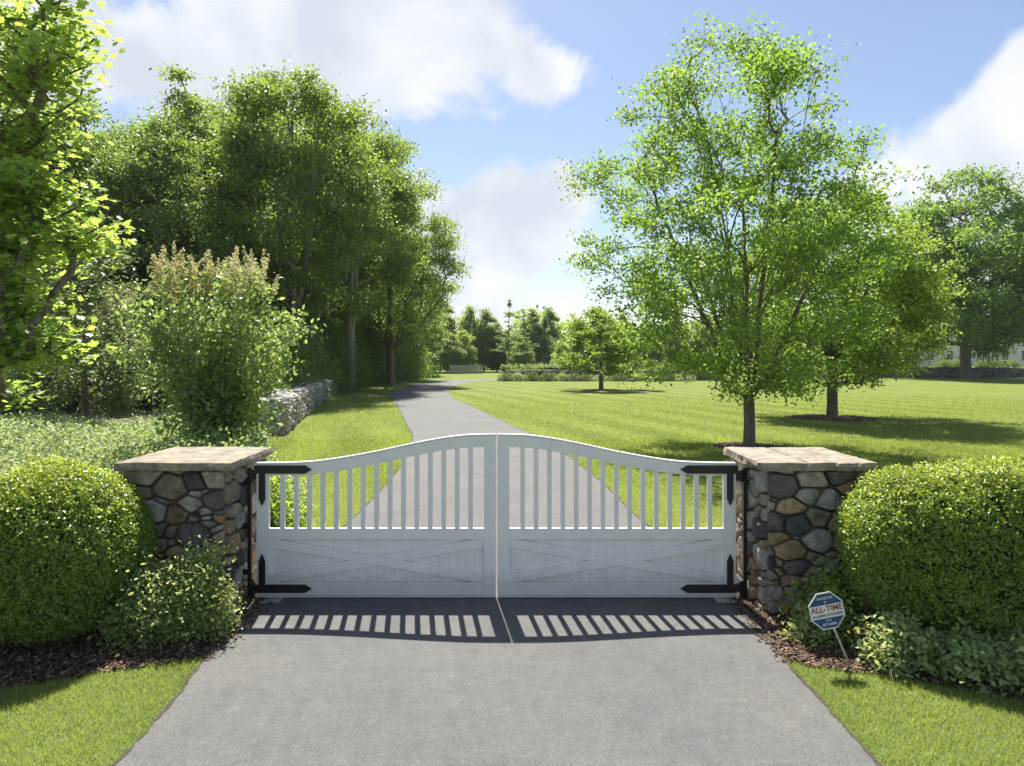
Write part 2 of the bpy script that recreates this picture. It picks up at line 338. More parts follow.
def tubes(name, A, B, ra, rb, sides):
    """frusta between A and B, sides int"""
    d = unit(B-A); ref = np.tile([0., 0, 1.], (len(A), 1)); ref[np.abs(d[:, 2]) > .9] = (1, 0, 0)
    u = unit(np.cross(d, ref)); w = np.cross(d, u); th = np.arange(sides)*2*np.pi/sides
    ring = np.cos(th)[None, :, None]*u[:, None, :]+np.sin(th)[None, :, None]*w[:, None, :]
    V = np.concatenate([A[:, None, :]+ring*ra[:, None, None], B[:, None, :]+ring*rb[:, None, None]], axis=1).reshape(-1, 3)
    i = np.arange(sides); j = (i+1) % sides
    q = np.stack([i, i+sides, j+sides, j], axis=1)
    F = (q[None]+(np.arange(len(A))*2*sides)[:, None, None]).reshape(-1, 4)
    return V, F
def grow(pts, trunk, trunk_r, bf=.35, step=.45, lift=.25, twig=.006, limbs=()):
    nodes = [np.array(p, float) for p in trunk]; par = [-1]+list(range(len(trunk)-1)); plen = [0.]
    for i in range(1, len(trunk)): plen.append(plen[-1]+.6*np.linalg.norm(nodes[i]-nodes[i-1]))
    cap = len(pts)*12+len(trunk)+400
    NA = np.zeros((cap, 3)); PL = np.zeros(cap); n_ = len(nodes)
    NA[:n_] = nodes; PL[:n_] = plen; par = par+[0]*(cap-n_)
    for at, line in limbs:
        prev = at
        for q in line: NA[n_] = q; PL[n_] = PL[prev]+.35*np.linalg.norm(NA[n_]-NA[prev]); par[n_] = prev; prev = n_; n_ += 1
    start = 2
    root = np.array(trunk[0]); order = np.argsort(np.linalg.norm(pts-root, axis=1))
    for pi in order:
        p = pts[pi]; d = p-NA[start:n_]; dist = np.linalg.norm(d, axis=1)
        cost = dist+bf*PL[start:n_]+np.maximum(0, .35*dist-d[:, 2])*.9
        k = int(np.argmin(cost))+start; L_ = np.linalg.norm(p-NA[k]); m_ = min(10, max(1, int(round(L_/step)))); q0 = NA[k].copy()
        ctrl = q0+(p-q0)*.5+np.array([rng.normal()*.05*L_, rng.normal()*.05*L_, lift*L_*.4]); prev = k
        for s_ in range(1, m_+1):
            u = s_/m_; q = (1-u)**2*q0+2*u*(1-u)*ctrl+u*u*p
            if n_ >= cap: break
            NA[n_] = q; PL[n_] = PL[prev]+np.linalg.norm(q-NA[prev]); par[n_] = prev; prev = n_; n_ += 1
    par = np.array(par[:n_]); ex = 2.3; a = np.zeros(n_); kids = np.bincount(par[1:], minlength=n_)
    a[kids == 0] = twig**ex
    for i in range(n_-1, 0, -1):                    # children always come after parents
        a[i] = max(a[i], twig**ex*.5); a[par[i]] += a[i]
    r = a**(1/ex); sc = trunk_r/r[0]
    r = np.where(r*sc < twig, np.maximum(r*sc, twig*.7), r*sc)
    nt_ = len(trunk); r[:nt_] = np.maximum(r[:nt_], 0)
    return NA[:n_], par, r, nt_
def wood_mesh(name, g_, flare=1.15):
    P, par, r, nt_ = g_
    ch = np.arange(1, len(P)); A = P[par[ch]]; B = P[ch]; rb = r[ch]; ra = np.minimum(r[par[ch]], rb*1.25)
    big = rb > .03; tr = ch < nt_
    ra = np.where(tr, r[par[ch]], ra)
    if flare: ra[0] = ra[0]*flare
    Vs = []; Fs = []; off = 0
    for sel, sd_ in ((tr, 14), (big & ~tr, 7), (~big & ~tr, 3)):
        if sel.sum() == 0: continue
        V_, F_ = tubes('', A[sel], B[sel], ra[sel], rb[sel], sd_); Vs.append(V_); Fs.append(F_+off); off += len(V_)
    return np_mesh(name, np.concatenate(Vs), Fs, smooth=True)
def tree_meshes(seed, H, prof, cz, off=(0, 0), boughs=60, br=1.1, clusters=900, per=20, lsize=.12, cs=.28, trunk_r=.16, tmpl=LEAF2,
                bf=.35, shell=.5, flat=.55, hole=0., trunk_top=.75, extra=None, lift=.25, up=1., jit=.8, stems=0, droop=.3, fan=0, spread=.42):
    """prof: list of (z, radius). cz: lowest branching height."""
    global rng
    keep = rng; rng = np.random.default_rng(seed)
    zs = np.array([p[0] for p in prof]); rs = np.array([p[1] for p in prof])
    # bough centres, volume weighted
    zz = rng.uniform(zs[0], zs[-1], boughs*6); rr = np.interp(zz, zs, rs); keepm = rng.random(len(zz)) < (rr/rs.max())**1.5; zz = zz[keepm][:boughs]; rr = rr[keepm][:boughs]
    th = rng.uniform(0, 2*np.pi, len(zz)); rad = np.maximum(0, rr-br*.55)*(shell+(1-shell)*rng.random(len(zz)))**.8*(1+.16*np.sin(th*3+seed)+.1*np.sin(th*5+zz+seed))
    Bc = np.stack([off[0]*(zz/H)+rad*np.cos(th), off[1]*(zz/H)+rad*np.sin(th), zz], axis=1)
    if extra is not None: Bc = np.concatenate([Bc, np.array(extra, float)])
    w = rng.uniform(.5, 1.3, len(Bc)); idx = rng.choice(len(Bc), clusters, p=w/w.sum())
    g3 = unit(rng.normal(size=(clusters, 3)))*rng.random((clusters, 1))**.5
    P = Bc[idx]+g3*br*w[idx][:, None]*np.array([1, 1, flat])
    out_ = rng.random(clusters) < .13; P[out_] = Bc[idx[out_]]+(P[out_]-Bc[idx[out_]])*1.45
    P[:, 2] = np.maximum(P[:, 2], .25)
    tz = np.linspace(0, H*trunk_top, 14); wobx = np.cumsum(rng.normal(size=14))*.007*H/6; woby = np.cumsum(rng.normal(size=14))*.007*H/6
    trunk = [(wobx[i]+off[0]*(tz[i]/H)*.8, woby[i]+off[1]*(tz[i]/H)*.8, tz[i]) for i in range(14)]
    # keep the trunk clean below cz by dropping nodes from the candidate list
    tr2 = [trunk[0], (trunk[0][0]*.5+wobx[1]*.3, 0, cz*.5), (wobx[1], woby[1], cz)]+[p for p in trunk if p[2] > cz+.15]
    limbs = []
    for i in range(fan):
        a_ = i*2.4+rng.uniform(-.3, .3); at = min(len(tr2)-1, 2+int(rng.integers(0, 4))); b0_ = np.array(tr2[at], float); ln_ = H*rng.uniform(.42, .68); sp = spread*rng.uniform(.35, 1.15); m_ = 14
        limbs.append((at, [b0_+np.array([math.cos(a_)*sp*ln_*(u**.85), math.sin(a_)*sp*ln_*(u**.85), ln_*u*.95])+rng.normal(size=3)*.03 for u in np.linspace(1/m_, 1, m_)]))
    g_ = grow(P, tr2, trunk_r, bf=bf, step=max(.35, H/28), lift=lift, limbs=limbs)
    wood = wood_mesh('trunk', g_)
    n_ = len(P)*per; C_ = np.repeat(P, per, axis=0)
    LP = C_+rng.normal(size=(n_, 3))*cs*np.array([1, 1, .6])
    cr_ = np.repeat(rng.random(len(P)), per); ri = .55*cr_+.45*rng.random(n_)
    lv = leaves('crown', LP, lsize, tmpl, up=up, jit=jit, rnd=ri, droop=droop, g=rng)
    rng = keep
    return wood, lv
def plant_tree(name, loc, label, cat, meshes, lm, bm_, group=None, rz=0, sc=1.):
    o = empty(name, loc, label, cat, group, rz); o.scale = (sc,)*3 if not isinstance(sc, tuple) else sc
    link('trunk', meshes[0], bm_, o); link('crown', meshes[1], lm, o)
    if meshes[0].materials and meshes[0].materials[0] != bm_: pass
    return o

# ------------------------------------------------------------------ stonework
def clip(poly, nx, ny, c):      # keep nx*x+ny*y <= c
    out = []; n_ = len(poly)
    for i in range(n_):
        a = poly[i]; b_ = poly[(i+1) % n_]; da = nx*a[0]+ny*a[1]-c; db = nx*b_[0]+ny*b_[1]-c
        if da <= 0: out.append(a)
        if (da < 0 < db) or (db < 0 < da):
            u = da/(da-db); out.append((a[0]+u*(b_[0]-a[0]), a[1]+u*(b_[1]-a[1])))
    return out
def area_c(p):
    A = cx = cy = 0
    for i in range(len(p)):
        x0, y0 = p[i]; x1, y1 = p[(i+1) % len(p)]; k = x0*y1-x1*y0; A += k; cx += (x0+x1)*k; cy += (y0+y1)*k
    A = A/2 or 1e-9; return A, cx/(6*A), cy/(6*A)
def cells(Wd, Hh, n_, seed, asp=1.5):
    r_ = random.Random(seed); w_ = Wd/asp
    s = [(r_.uniform(0, w_), r_.uniform(0, Hh)) for _ in range(n_)]; wt = [r_.uniform(0, 1)**3*1.5 for _ in range(n_)]
    kk = (w_*Hh/n_)*1.3; out = []
    for it in range(3):
        out = []; ns = []
        for i, (x, y) in enumerate(s):
            p = [(0, 0), (w_, 0), (w_, Hh), (0, Hh)]
            for j, (a, b_) in enumerate(s):
                if i == j or not p: continue
                nx, ny = a-x, b_-y; c = (a*a+b_*b_-x*x-y*y+kk*(wt[i]-wt[j]))/2
                p = clip(p, nx, ny, c)
            if len(p) >= 3:
                A, cx, cy = area_c(p); ns.append((cx, cy)); out.append(p)
            else: ns.append((x, y))
        if it < 2: s = [(a*.7+x*.3, b_*.7+y*.3) for (a, b_), (x, y) in zip(ns, s)]
    return [[(x*asp, y) for x, y in p] for p in out]
def stone_face(Wd, Hh, n_, seed, to3, depth=.05, gap=.010):
    """returns verts, faces, rnd; to3(u, v, h) maps face coordinates to local 3D"""
    r_ = random.Random(seed+99); V = []; F = []; Q = []
    for p in cells(Wd, Hh, n_, seed):
        A, cx, cy = area_c(p); A = abs(A)
        if A < .0012: continue
        sz = math.sqrt(A); g_ = gap+r_.uniform(0, .006)
        q = [(cx+(x-cx)*(1-g_/sz*1.6), cy+(y-cy)*(1-g_/sz*1.6)) for x, y in p]
        kx = .25 if r_.random() < .22 else .10
        for _ in range(2):
            q = [pt for i in range(len(q)) for pt in ((q[i][0]*(1-kx)+q[(i+1) % len(q)][0]*kx, q[i][1]*(1-kx)+q[(i+1) % len(q)][1]*kx), (q[i][0]*kx+q[(i+1) % len(q)][0]*(1-kx), q[i][1]*kx+q[(i+1) % len(q)][1]*(1-kx)))]
        m_ = len(q); b0 = len(V); rv = r_.random(); dd = depth*r_.uniform(.55, 1.35); tx, ty = r_.uniform(-.12, .12), r_.uniform(-.12, .12)
        for sc_, hh in ((1, -.03), (1, dd*.5), (.95, dd*.84), (.82, dd*.98), (.45, dd*1.03)):
            for x, y in q:
                X = cx+(x-cx)*sc_; Y = cy+(y-cy)*sc_
                h_ = hh+(0 if hh < 0 else (tx*(X-cx)+ty*(Y-cy))+.016*mnoise.noise(Vector((X*13, Y*13, rv*50)))+.008*mnoise.noise(Vector((X*34, Y*34, rv*50))))
                V.append(to3(X, Y, h_)); Q.append(rv)
        V.append(to3(cx, cy, dd*1.08)); Q.append(rv)
        for k in range(4):
            for i in range(m_): F.append((b0+k*m_+i, b0+k*m_+(i+1) % m_, b0+(k+1)*m_+(i+1) % m_, b0+(k+1)*m_+i))
        for i in range(m_): F.append((b0+4*m_+i, b0+4*m_+(i+1) % m_, b0+5*m_))
    return V, F, Q
def py_mesh(name, V, F, Q=None, smooth=True):
    me = bpy.data.meshes.new(name); me.from_pydata(V, [], F)
    if Q is not None:
        a = me.attributes.new('rnd', 'FLOAT', 'POINT'); a.data.foreach_set('value', Q)
    bm = bmesh.new(); bm.from_mesh(me); bmesh.ops.recalc_face_normals(bm, faces=bm.faces)
    for f_ in bm.faces: f_.smooth = smooth
    bm.to_mesh(me); bm.free(); me.update(); return me
def slab(x0, x1, y0, y1, z0, z1, seed, rv=.5, amp=.011):
    """rough-edged slab, gridded box"""
    def ax(a, b_, st): k = max(2, int((b_-a)/st)); return [a+(b_-a)*i/k for i in range(k+1)]
    bm = bmesh.new(); X = ax(x0, x1, .045); Y = ax(y0, y1, .045); Z = ax(z0, z1, .035)
    def put(pl): return bm.verts.new(pl)
    def grid(U, Vv, fn):
        g_ = [[put(fn(u, v)) for v in Vv] for u in U]
        for i in range(len(U)-1):
            for j in range(len(Vv)-1): bm.faces.new((g_[i][j], g_[i+1][j], g_[i+1][j+1], g_[i][j+1]))
    for z in (z0, z1): grid(X, Y, lambda u, v: (u, v, z))
    for y in (y0, y1): grid(X, Z, lambda u, v: (u, y, v))
    for x in (x0, x1): grid(Y, Z, lambda u, v: (x, u, v))
    bmesh.ops.remove_doubles(bm, verts=bm.verts, dist=.001); bmesh.ops.recalc_face_normals(bm, faces=bm.faces)
    cx, cy = (x0+x1)/2, (y0+y1)/2
    for v in bm.verts:
        p = v.co.copy(); edge = min(p.x-x0, x1-p.x, p.y-y0, y1-p.y)
        nv = mnoise.noise_vector(Vector((p.x*6+seed, p.y*6, p.z*16)))+mnoise.noise_vector(Vector((p.x*21+seed, p.y*21, p.z*40)))*.8
        k = 1 if edge < .05 else .25
        v.co.x += nv.x*amp*1.6*k; v.co.y += nv.y*amp*1.6*k; v.co.z += nv.z*amp*.3+.006*mnoise.noise(Vector((p.x*3, p.y*3, seed)))
        if edge < .005 and (p.z > z1-.005 or p.z < z0+.005): v.co.x += (cx-p.x)*.012; v.co.y += (cy-p.y)*.012; v.co.z += -.010 if p.z > z1-.005 else .006
    me = bpy.data.meshes.new('capstone'); bm.to_mesh(me)
    a = me.attributes.new('rnd', 'FLOAT', 'POINT'); a.data.foreach_set('value', [rv]*len(bm.verts)); bm.free()
    return me
def pillar(cx, x0, x1, y0, y1, ztop, seed, label, caps):
    o = empty('stone_pillar', (cx, (y0+y1)/2, 0), label, 'gate pillar', 'stone gate pillars')
    X0, X1, Y0, Y1 = x0-cx, x1-cx, y0-(y0+y1)/2, y1-(y0+y1)/2
    b_ = MB(); b_.box(X0+.02, X1-.02, Y0+.02, Y1-.02, 0, ztop-.01); b_.build('mortar_core', M['mortar'], o)
    V = []; F = []; Q = []
    wf = X1-X0; df = Y1-Y0
    for (wd, to3, sd_) in ((wf, lambda u, v, h: (X0+u, Y0-h, v), 1), (wf, lambda u, v, h: (X0+u, Y1+h, v), 2),
                           (df, lambda u, v, h: (X0-h, Y0+u, v), 3), (df, lambda u, v, h: (X1+h, Y0+u, v), 4)):
        v_, f_, q_ = stone_face(wd, ztop, int(62*wd*ztop), seed+sd_, to3)
        k = len(V); V += v_; F += [tuple(i+k for i in f) for f in f_]; Q += q_
    link('stonework', py_mesh('stonework', V, F, Q), M['stone'], o)
    for (a0, a1, c0, c1, rv) in caps:
        link('capstone', slab(a0-cx, a1-cx, c0-(y0+y1)/2, c1-(y0+y1)/2, ztop, 1.485, seed+a0*7, rv), M['cap'], o)
    return o
pillar(-3.24, -3.72, -2.77, 6.47, 7.42, 1.395, 17, 'square fieldstone gate pillar left of the gate, beside the rounded bush',
       [(-3.77, -2.66, 6.34, 7.46, .4)])
pillar(2.9, 2.46, 3.36, 6.47, 7.42, 1.395, 43, 'square fieldstone gate pillar right of the gate, behind the small yard sign',
       [(2.35, 2.82, 6.34, 7.46, .7), (2.825, 3.08, 6.345, 6.9, .3), (3.085, 3.46, 6.335, 6.9, .6), (2.825, 3.46, 6.905, 7.45, .5)])

# ------------------------------------------------------------------ the gate
GY = 6.84
ARC = cr_spline([(0, 1.385), (.25, 1.388), (.554, 1.400), (.83, 1.435), (1.21, 1.502), (1.56, 1.578), (1.87, 1.637), (2.15, 1.672), (2.45, 1.680)], 8)
def gate_leaf(side):
    """side -1: left leaf, hinge at its left. Local x=0 at hinge edge, +x towards the middle, mirrored for the right leaf"""
    Wl = 2.445 if side < 0 else 2.436
    hx = -2.61 if side < 0 else 2.286
    o = empty('gate_leaf', (hx, GY, 0), 'left leaf of the white wooden driveway gate' if side < 0 else 'right leaf of the white wooden driveway gate', 'gate', 'white driveway gate leaves')
    s = -side            # +1: x grows to the right
    def X(a): return a*s
    def bx(mb, a0, a1, y0, y1, z0, z1): mb.box(min(X(a0), X(a1)), max(X(a0), X(a1)), y0, y1, z0, z1)
    def top(a):
        return float(np.interp(a, ARC[:, 0], ARC[:, 1]))
    T = .05
    mb = MB(); bx(mb, 0, .125, 0, T, .045, top(0)); mb.build('hinge_stile', M['gatewhite'], o, .003)
    mb = MB(); bx(mb, Wl-.122, Wl, 0, T, .045, top(Wl)); mb.build('meeting_stile', M['gatewhite'], o, .003)
    # arched top rail
    n_ = 30; a0, a1 = .1255, Wl-.1225
    pts = [(a0+(a1-a0)*i/n_) for i in range(n_+1)]
    vs = []; fs = []
    for a in pts:
        zt = top(a); zb = zt-.118+.02*((a-a0)/(a1-a0))*0
        for y, z in ((.001, zb), (T-.001, zb), (T-.001, zt), (.001, zt)): vs.append((X(a), y, z))
    for i in range(n_):
        for k in range(4): fs.append((4*i+k, 4*i+(k+1) % 4, 4*i+4+(k+1) % 4, 4*i+4+k))
    fs += [(0, 1, 2, 3), (4*n_+3, 4*n_+2, 4*n_+1, 4*n_)]
    mb = MB(); mb.add(vs, fs); mb.build('top_rail', M['gatewhite'], o, .003)
    # thin cap strip along the arch
    mb = MB(); vs = []; fs = []; pts2 = [Wl*i/34 for i in range(35)]
    for a in pts2:
        zt = top(a)+.002
        for y, z in ((-.006, zt), (T+.006, zt), (T+.006, zt+.014), (-.006, zt+.014)): vs.append((X(a), y, z))
    for i in range(34):
        for k in range(4): fs.append((4*i+k, 4*i+(k+1) % 4, 4*i+4+(k+1) % 4, 4*i+4+k))
    fs += [(0, 1, 2, 3), (4*34+3, 4*34+2, 4*34+1, 4*34)]
    mb.add(vs, fs); mb.build('rail_cap', M['gatewhite'], o, .002)
    mb = MB(); bx(mb, .1255, Wl-.1225, .001, T-.001, .615, .715); mb.build('middle_rail', M['gatewhite'], o, .003)
    mb = MB(); bx(mb, .1255, Wl-.1225, .001, T-.001, .047, .18); mb.build('bottom_rail', M['gatewhite'], o, .003)
    mb = MB(); bx(mb, 0, Wl, -.004, T+.004, .028, .043); mb.build('bottom_strip', M['gatewhite'], o, .002)
    # pickets
    np_ = 15; pitch = (Wl-.2475)/(np_+1)
    for i in range(np_):
        a = .1255+pitch*(i+1); mb = MB(); bx(mb, a-.024, a+.024, .008, .042, .7277, top(a)-.119+.004); mb.build('picket', M['gatewhite'], o, .002)
    mb = MB(); bx(mb, .126, Wl-.123, .006, .044, .7152, .7275); mb.build('picket_sill', M['gatewhite'], o, .002)
    # grooved panel
    bw = (Wl-.2475)/24; mb = MB()
    for i in range(24):
        a = .1255+i*bw; bx(mb, a+.0025, a+bw-.0025, .034, .046, .1805, .6145)
    bx(mb, .126, Wl-.123, .038, .042, .1806, .6144); mb.build('panel', M['gatewhite'], o)
    # cross braces, clipped to the panel
    pa0, pa1, z0, z1 = .127, Wl-.124, .182, .6135
    L_ = pa1-pa0; hz = .047; slope = (z1-z0-.02)/L_
    def band(z_left, z_right, y0, y1, nm):
        p = [(pa0, z_left-hz), (pa1, z_right-hz), (pa1, z_right+hz), (pa0, z_left+hz)]
        p = clip(p, 0, 1, z1); p = clip(p, 0, -1, -z0); p = [(X(a), z) for a, z in p]
        if s < 0: p = p[::-1]
        mb = MB(); mb.prism(p, y0, y1); mb.build(nm, M['gatewhite'], o, .002)
    band(z1-.03, z0+.03, .008, .0335, 'cross_brace'); band(z0+.03, z1-.03, .0095, .0332, 'cross_brace')
    # black straps
    def strap(pts_, nm='corner_strap'):
        p = [(X(a), z) for a, z in pts_]
        if s < 0: p = p[::-1]
        mb = MB(); mb.prism(p, -.014, -.0065); st = mb.build(nm, M['iron'], o, .0015)
        return st
    zt = 1.375
    t1 = strap([(-.02, zt-.085), (.028, zt-.085), (.028, 1.03), (.061, .96), (.094, 1.03), (.094, zt-.085), (.50, zt-.085), (.57, zt-.042), (.50, zt), (-.02, zt)])
    t2 = strap([(-.02, .075), (.50, .075), (.57, .118), (.50, .160), (.094, .160), (.094, .40), (.061, .475), (.028, .40), (.028, .160), (-.02, .160)])
    for st, pl in ((t1, [(.061, 1.08), (.061, 1.2), (.061, 1.333), (.2, 1.333), (.33, 1.333), (.46, 1.333)]), (t2, [(.061, .37), (.061, .25), (.061, .118), (.2, .118), (.33, .118), (.46, .118)])):
        for a, z in pl:
            mb = MB(); mb.tube((X(a), -.0145, z), (X(a), -.019, z), .011, .008, 10); mb.build('bolt', M['iron'], st)
    # hinge arms
    for z in (1.265, .135):
        mb = MB(); bx(mb, -.065, .02, .008, .040, z-.035, z+.035); mb.tube((X(-.06), .024, z-.06), (X(-.06), .024, z+.06), .026, None, 14); mb.build('hinge_arm', M['iron'], o, .002)
    return o
gate_leaf(-1); gate_leaf(1)
def hinge_post(x, label):
    o = empty('hinge_post', (x, GY+.02, 0), label, 'gate post', 'black gate hinge posts')
    mb = MB(); mb.box(-.019, .019, -.019, .019, 0, 1.345); mb.build('post', M['iron'], o, .002)
    for z in (.28, .75, 1.2):
        mb = MB(); mb.box(*((.0195, .07) if x > 0 else (-.07, -.0195)), -.016, .016, z-.025, z+.025); mb.build('wall_bracket', M['iron'], o)
    mb = MB(); mb.tube((.035 if x < 0 else -.035, 0, .0), (.035 if x < 0 else -.035, 0, .07), .022, None, 12); mb.build('pivot_pin', M['iron'], o)
    mb = MB(); sx = 1 if x < 0 else -1; mb.box(min(.02*sx, .34*sx), max(.02*sx, .34*sx), .06, .13, .012, .03); mb.build('ground_plate', M['iron'], o, .003)
    return o
hinge_post(-2.685, 'thin black steel hinge post against the left stone pillar'); hinge_post(2.385, 'thin black steel hinge post against the right stone pillar')
for sx, x in ((1, -2.66), (-1, 2.37)):
    me = slab(min(x+sx*.02, x+sx*.34), max(x+sx*.02, x+sx*.34), 6.70, 7.0, -.04, .017, x, .5, .008)
    o = link('hinge_pad', me, M['concrete']); tag(o, 'pale concrete pad on the asphalt under the %s gate hinge' % ('left' if sx > 0 else 'right'), 'concrete pad', 'concrete pads under the gate hinges')

# small stake light / sprinkler near the right pillar
o = empty('garden_stake', (2.56, 6.18, 0), 'short black stake standing in the mulch before the right pillar', 'stake')
mb = MB(); mb.tube((0, 0, 0), (0, 0, .13), .011, None, 10); mb.build('stem', M['iron'], o); mb = MB(); mb.tube((0, 0, .13), (0, 0, .175), .026, .022, 14); mb.build('head', M['iron'], o)

# ------------------------------------------------------------------ yard sign
def yard_sign():
    base = Vector((2.705, 5.36, 0)); cen = Vector((2.51, 5.34, .455)); o = empty('yard_sign', base, 'small blue and white octagonal alarm sign on a leaning stake', 'yard sign')
    d = (cen-base)
    mb = MB(); mb.tube((-d.x*.15, 0, -.06), d*.88+Vector((0, .012, 0)), .0085, None, 10); mb.build('stake', M['stake'], o, 0)
    pl = bpy.data.objects.new('sign_plate', None)
    r_ = .153; ca = math.radians(22.5)
    oct_ = [(r_*math.cos(ca+i*math.pi/4), r_*math.sin(ca+i*math.pi/4)) for i in range(8)]
    mb = MB(); mb.prism(oct_, 0, .006); plate = mb.build('sign_plate', M['signwhite'], o, .001)
    plate.location = d; plate.rotation_euler = (R(-7), R(-9), R(4))
    inner = [(x*.93, z*.93) for x, z in oct_]
    up = clip(clip(inner, 0, -1, -.048), 0, 1, 9); dn = clip(inner, 0, 1, -.055)
    for p in (up, dn):
        mb = MB(); mb.prism(p, -.0022, -.0004); mb.build('blue_band', M['signblue'], plate)
    def text(body, z, size, m_, wd=None):
        cu = bpy.data.curves.new('t', 'FONT'); cu.body = body; cu.size = size; cu.align_x = 'CENTER'; cu.align_y = 'CENTER'; cu.extrude = .0006; cu.offset = size*.012
        ob = bpy.data.objects.new('t', cu); C.objects.link(ob); bpy.context.view_layer.update()
        me = bpy.data.meshes.new_from_object(ob); bpy.data.objects.remove(ob)
        xs = [v.co.x for v in me.vertices]; sc_ = (wd/(max(xs)-min(xs))) if wd else 1
        for v in me.vertices: x, y, zz = v.co; v.co = (x*sc_, -.0034-zz, y+z)
        me.update(); link('lettering', me, m_, plate)
    text('PROTECTED', .098, .026, M['signwhite'], .125); text('BY', .068, .02, M['signwhite'])
    text('ALL-TIME', .014, .062, M['signred'], .262); text('ALARM SYSTEMS', -.033, .028, M['signgreen'], .25)
    text('24 HR', -.072, .017, M['signwhite']); text('877-0890', -.103, .028, M['signwhite'], .115)
yard_sign()

# ------------------------------------------------------------------ hedges and small shrubs
def superpt(n_, hx, hy, hz, ex, g, lump=.03, seed=0., zmin=-1.):
    d = unit(g.normal(size=(n_*2, 3))*np.array([hx, hy, hz])); e = ex
    # sample surface of a rounded box
    q = (np.abs(d[:, 0]/hx)**e+np.abs(d[:, 1]/hy)**e+np.abs(d[:, 2]/hz)**e)**(-1/e)
    P = d*q[:, None]; nr = unit(np.sign(P)*np.abs(P/np.array([hx, hy, hz]))**(e-1)/np.array([hx, hy, hz]))
    ok = P[:, 2] > zmin*hz; P = P[ok][:n_]; nr = nr[ok][:n_]
    lm = lump*(np.sin(P[:, 0]*5+seed)*np.sin(P[:, 1]*6+seed*2)+.6*np.sin(P[:, 2]*9+P[:, 0]*7+seed))
    return P+nr*lm[:, None], nr
def hedge(name, loc, hx, hy, hz, ex, n_, lsize, label, cat, mats, zc=None, depth=.07, taper=.0, seed=1, tmpl=OVAL, lump=.032, group=None, core_sc=.86, newtop=.25):
    g = np.random.default_rng(seed); zc = hz if zc is None else zc
    o = empty(name, loc, label, cat, group)
    per_ = 11; P, nr = superpt(n_//per_, hx, hy, hz, ex, g, lump, seed)
    P = P-nr*(g.random((len(P), 1))**2*.06)+nr*(g.random((len(P), 1)) > .95)*.05*g.random((len(P), 1)); P = np.repeat(P, per_, axis=0); nr = np.repeat(nr, per_, axis=0)
    P = P+g.normal(size=P.shape)*lsize*.62; nr = unit(nr+g.normal(size=nr.shape)*.35)
    def tp(P):
        k = 1-taper*np.clip(-P[:, 2]/hz, 0, 1)**1.5; P = P.copy(); P[:, 0] *= k; P[:, 1] *= k; return P
    P = P-nr*(g.random((len(P), 1))**1.6*depth)+nr*(g.random((len(P), 1)) > .93)*.035*g.random((len(P), 1)); P = tp(P)
    P[:, 2] += zc; ok = P[:, 2] > .02; P = P[ok]; nr = nr[ok]
    h = (P[:, 2]/(zc+hz)); topness = np.clip((nr[:, 2]-.15)*1.3, 0, 1)+.0
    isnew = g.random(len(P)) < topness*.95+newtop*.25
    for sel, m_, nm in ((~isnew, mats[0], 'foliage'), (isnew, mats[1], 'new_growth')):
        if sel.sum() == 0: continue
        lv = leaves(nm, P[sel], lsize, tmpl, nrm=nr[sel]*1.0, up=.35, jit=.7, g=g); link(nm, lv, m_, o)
    # solid core for the inner twigs, inside shade put into its colour
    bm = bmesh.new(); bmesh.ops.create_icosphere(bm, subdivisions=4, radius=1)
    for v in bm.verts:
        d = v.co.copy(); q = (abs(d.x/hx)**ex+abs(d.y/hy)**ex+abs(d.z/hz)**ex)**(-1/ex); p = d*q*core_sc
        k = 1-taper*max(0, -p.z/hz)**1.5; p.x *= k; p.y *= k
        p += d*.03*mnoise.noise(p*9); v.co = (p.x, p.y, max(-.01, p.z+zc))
    me = bpy.data.meshes.new('shaded_inner_core'); bm.to_mesh(me); bm.free(); link('shaded_inner_core', me, M['core'], o)
    return o
hedge('boxwood_bush', (-4.09, 5.98, 0), .76, .78, .75, 2.25, 115000, .029, 'large rounded boxwood bush beside the left pillar', 'bush', (M['box'], M['box_new']), .775, taper=.14, seed=3, core_sc=.84)
hedge('boxwood_hedge', (4.66, 5.88, 0), 1.70, .66, .76, 3.1, 210000, .029, 'long clipped boxwood hedge beside the right pillar', 'hedge', (M['box'], M['box_new']), .785, taper=.10, seed=5)
hedge('boxwood_bush', (-5.05, 5.55, 0), .42, .42, .58, 2.5, 9000, .04, 'pale leafy bush cut by the left edge of the photo', 'bush', (M['pale'], M['pale']), .72, taper=.1, seed=8)

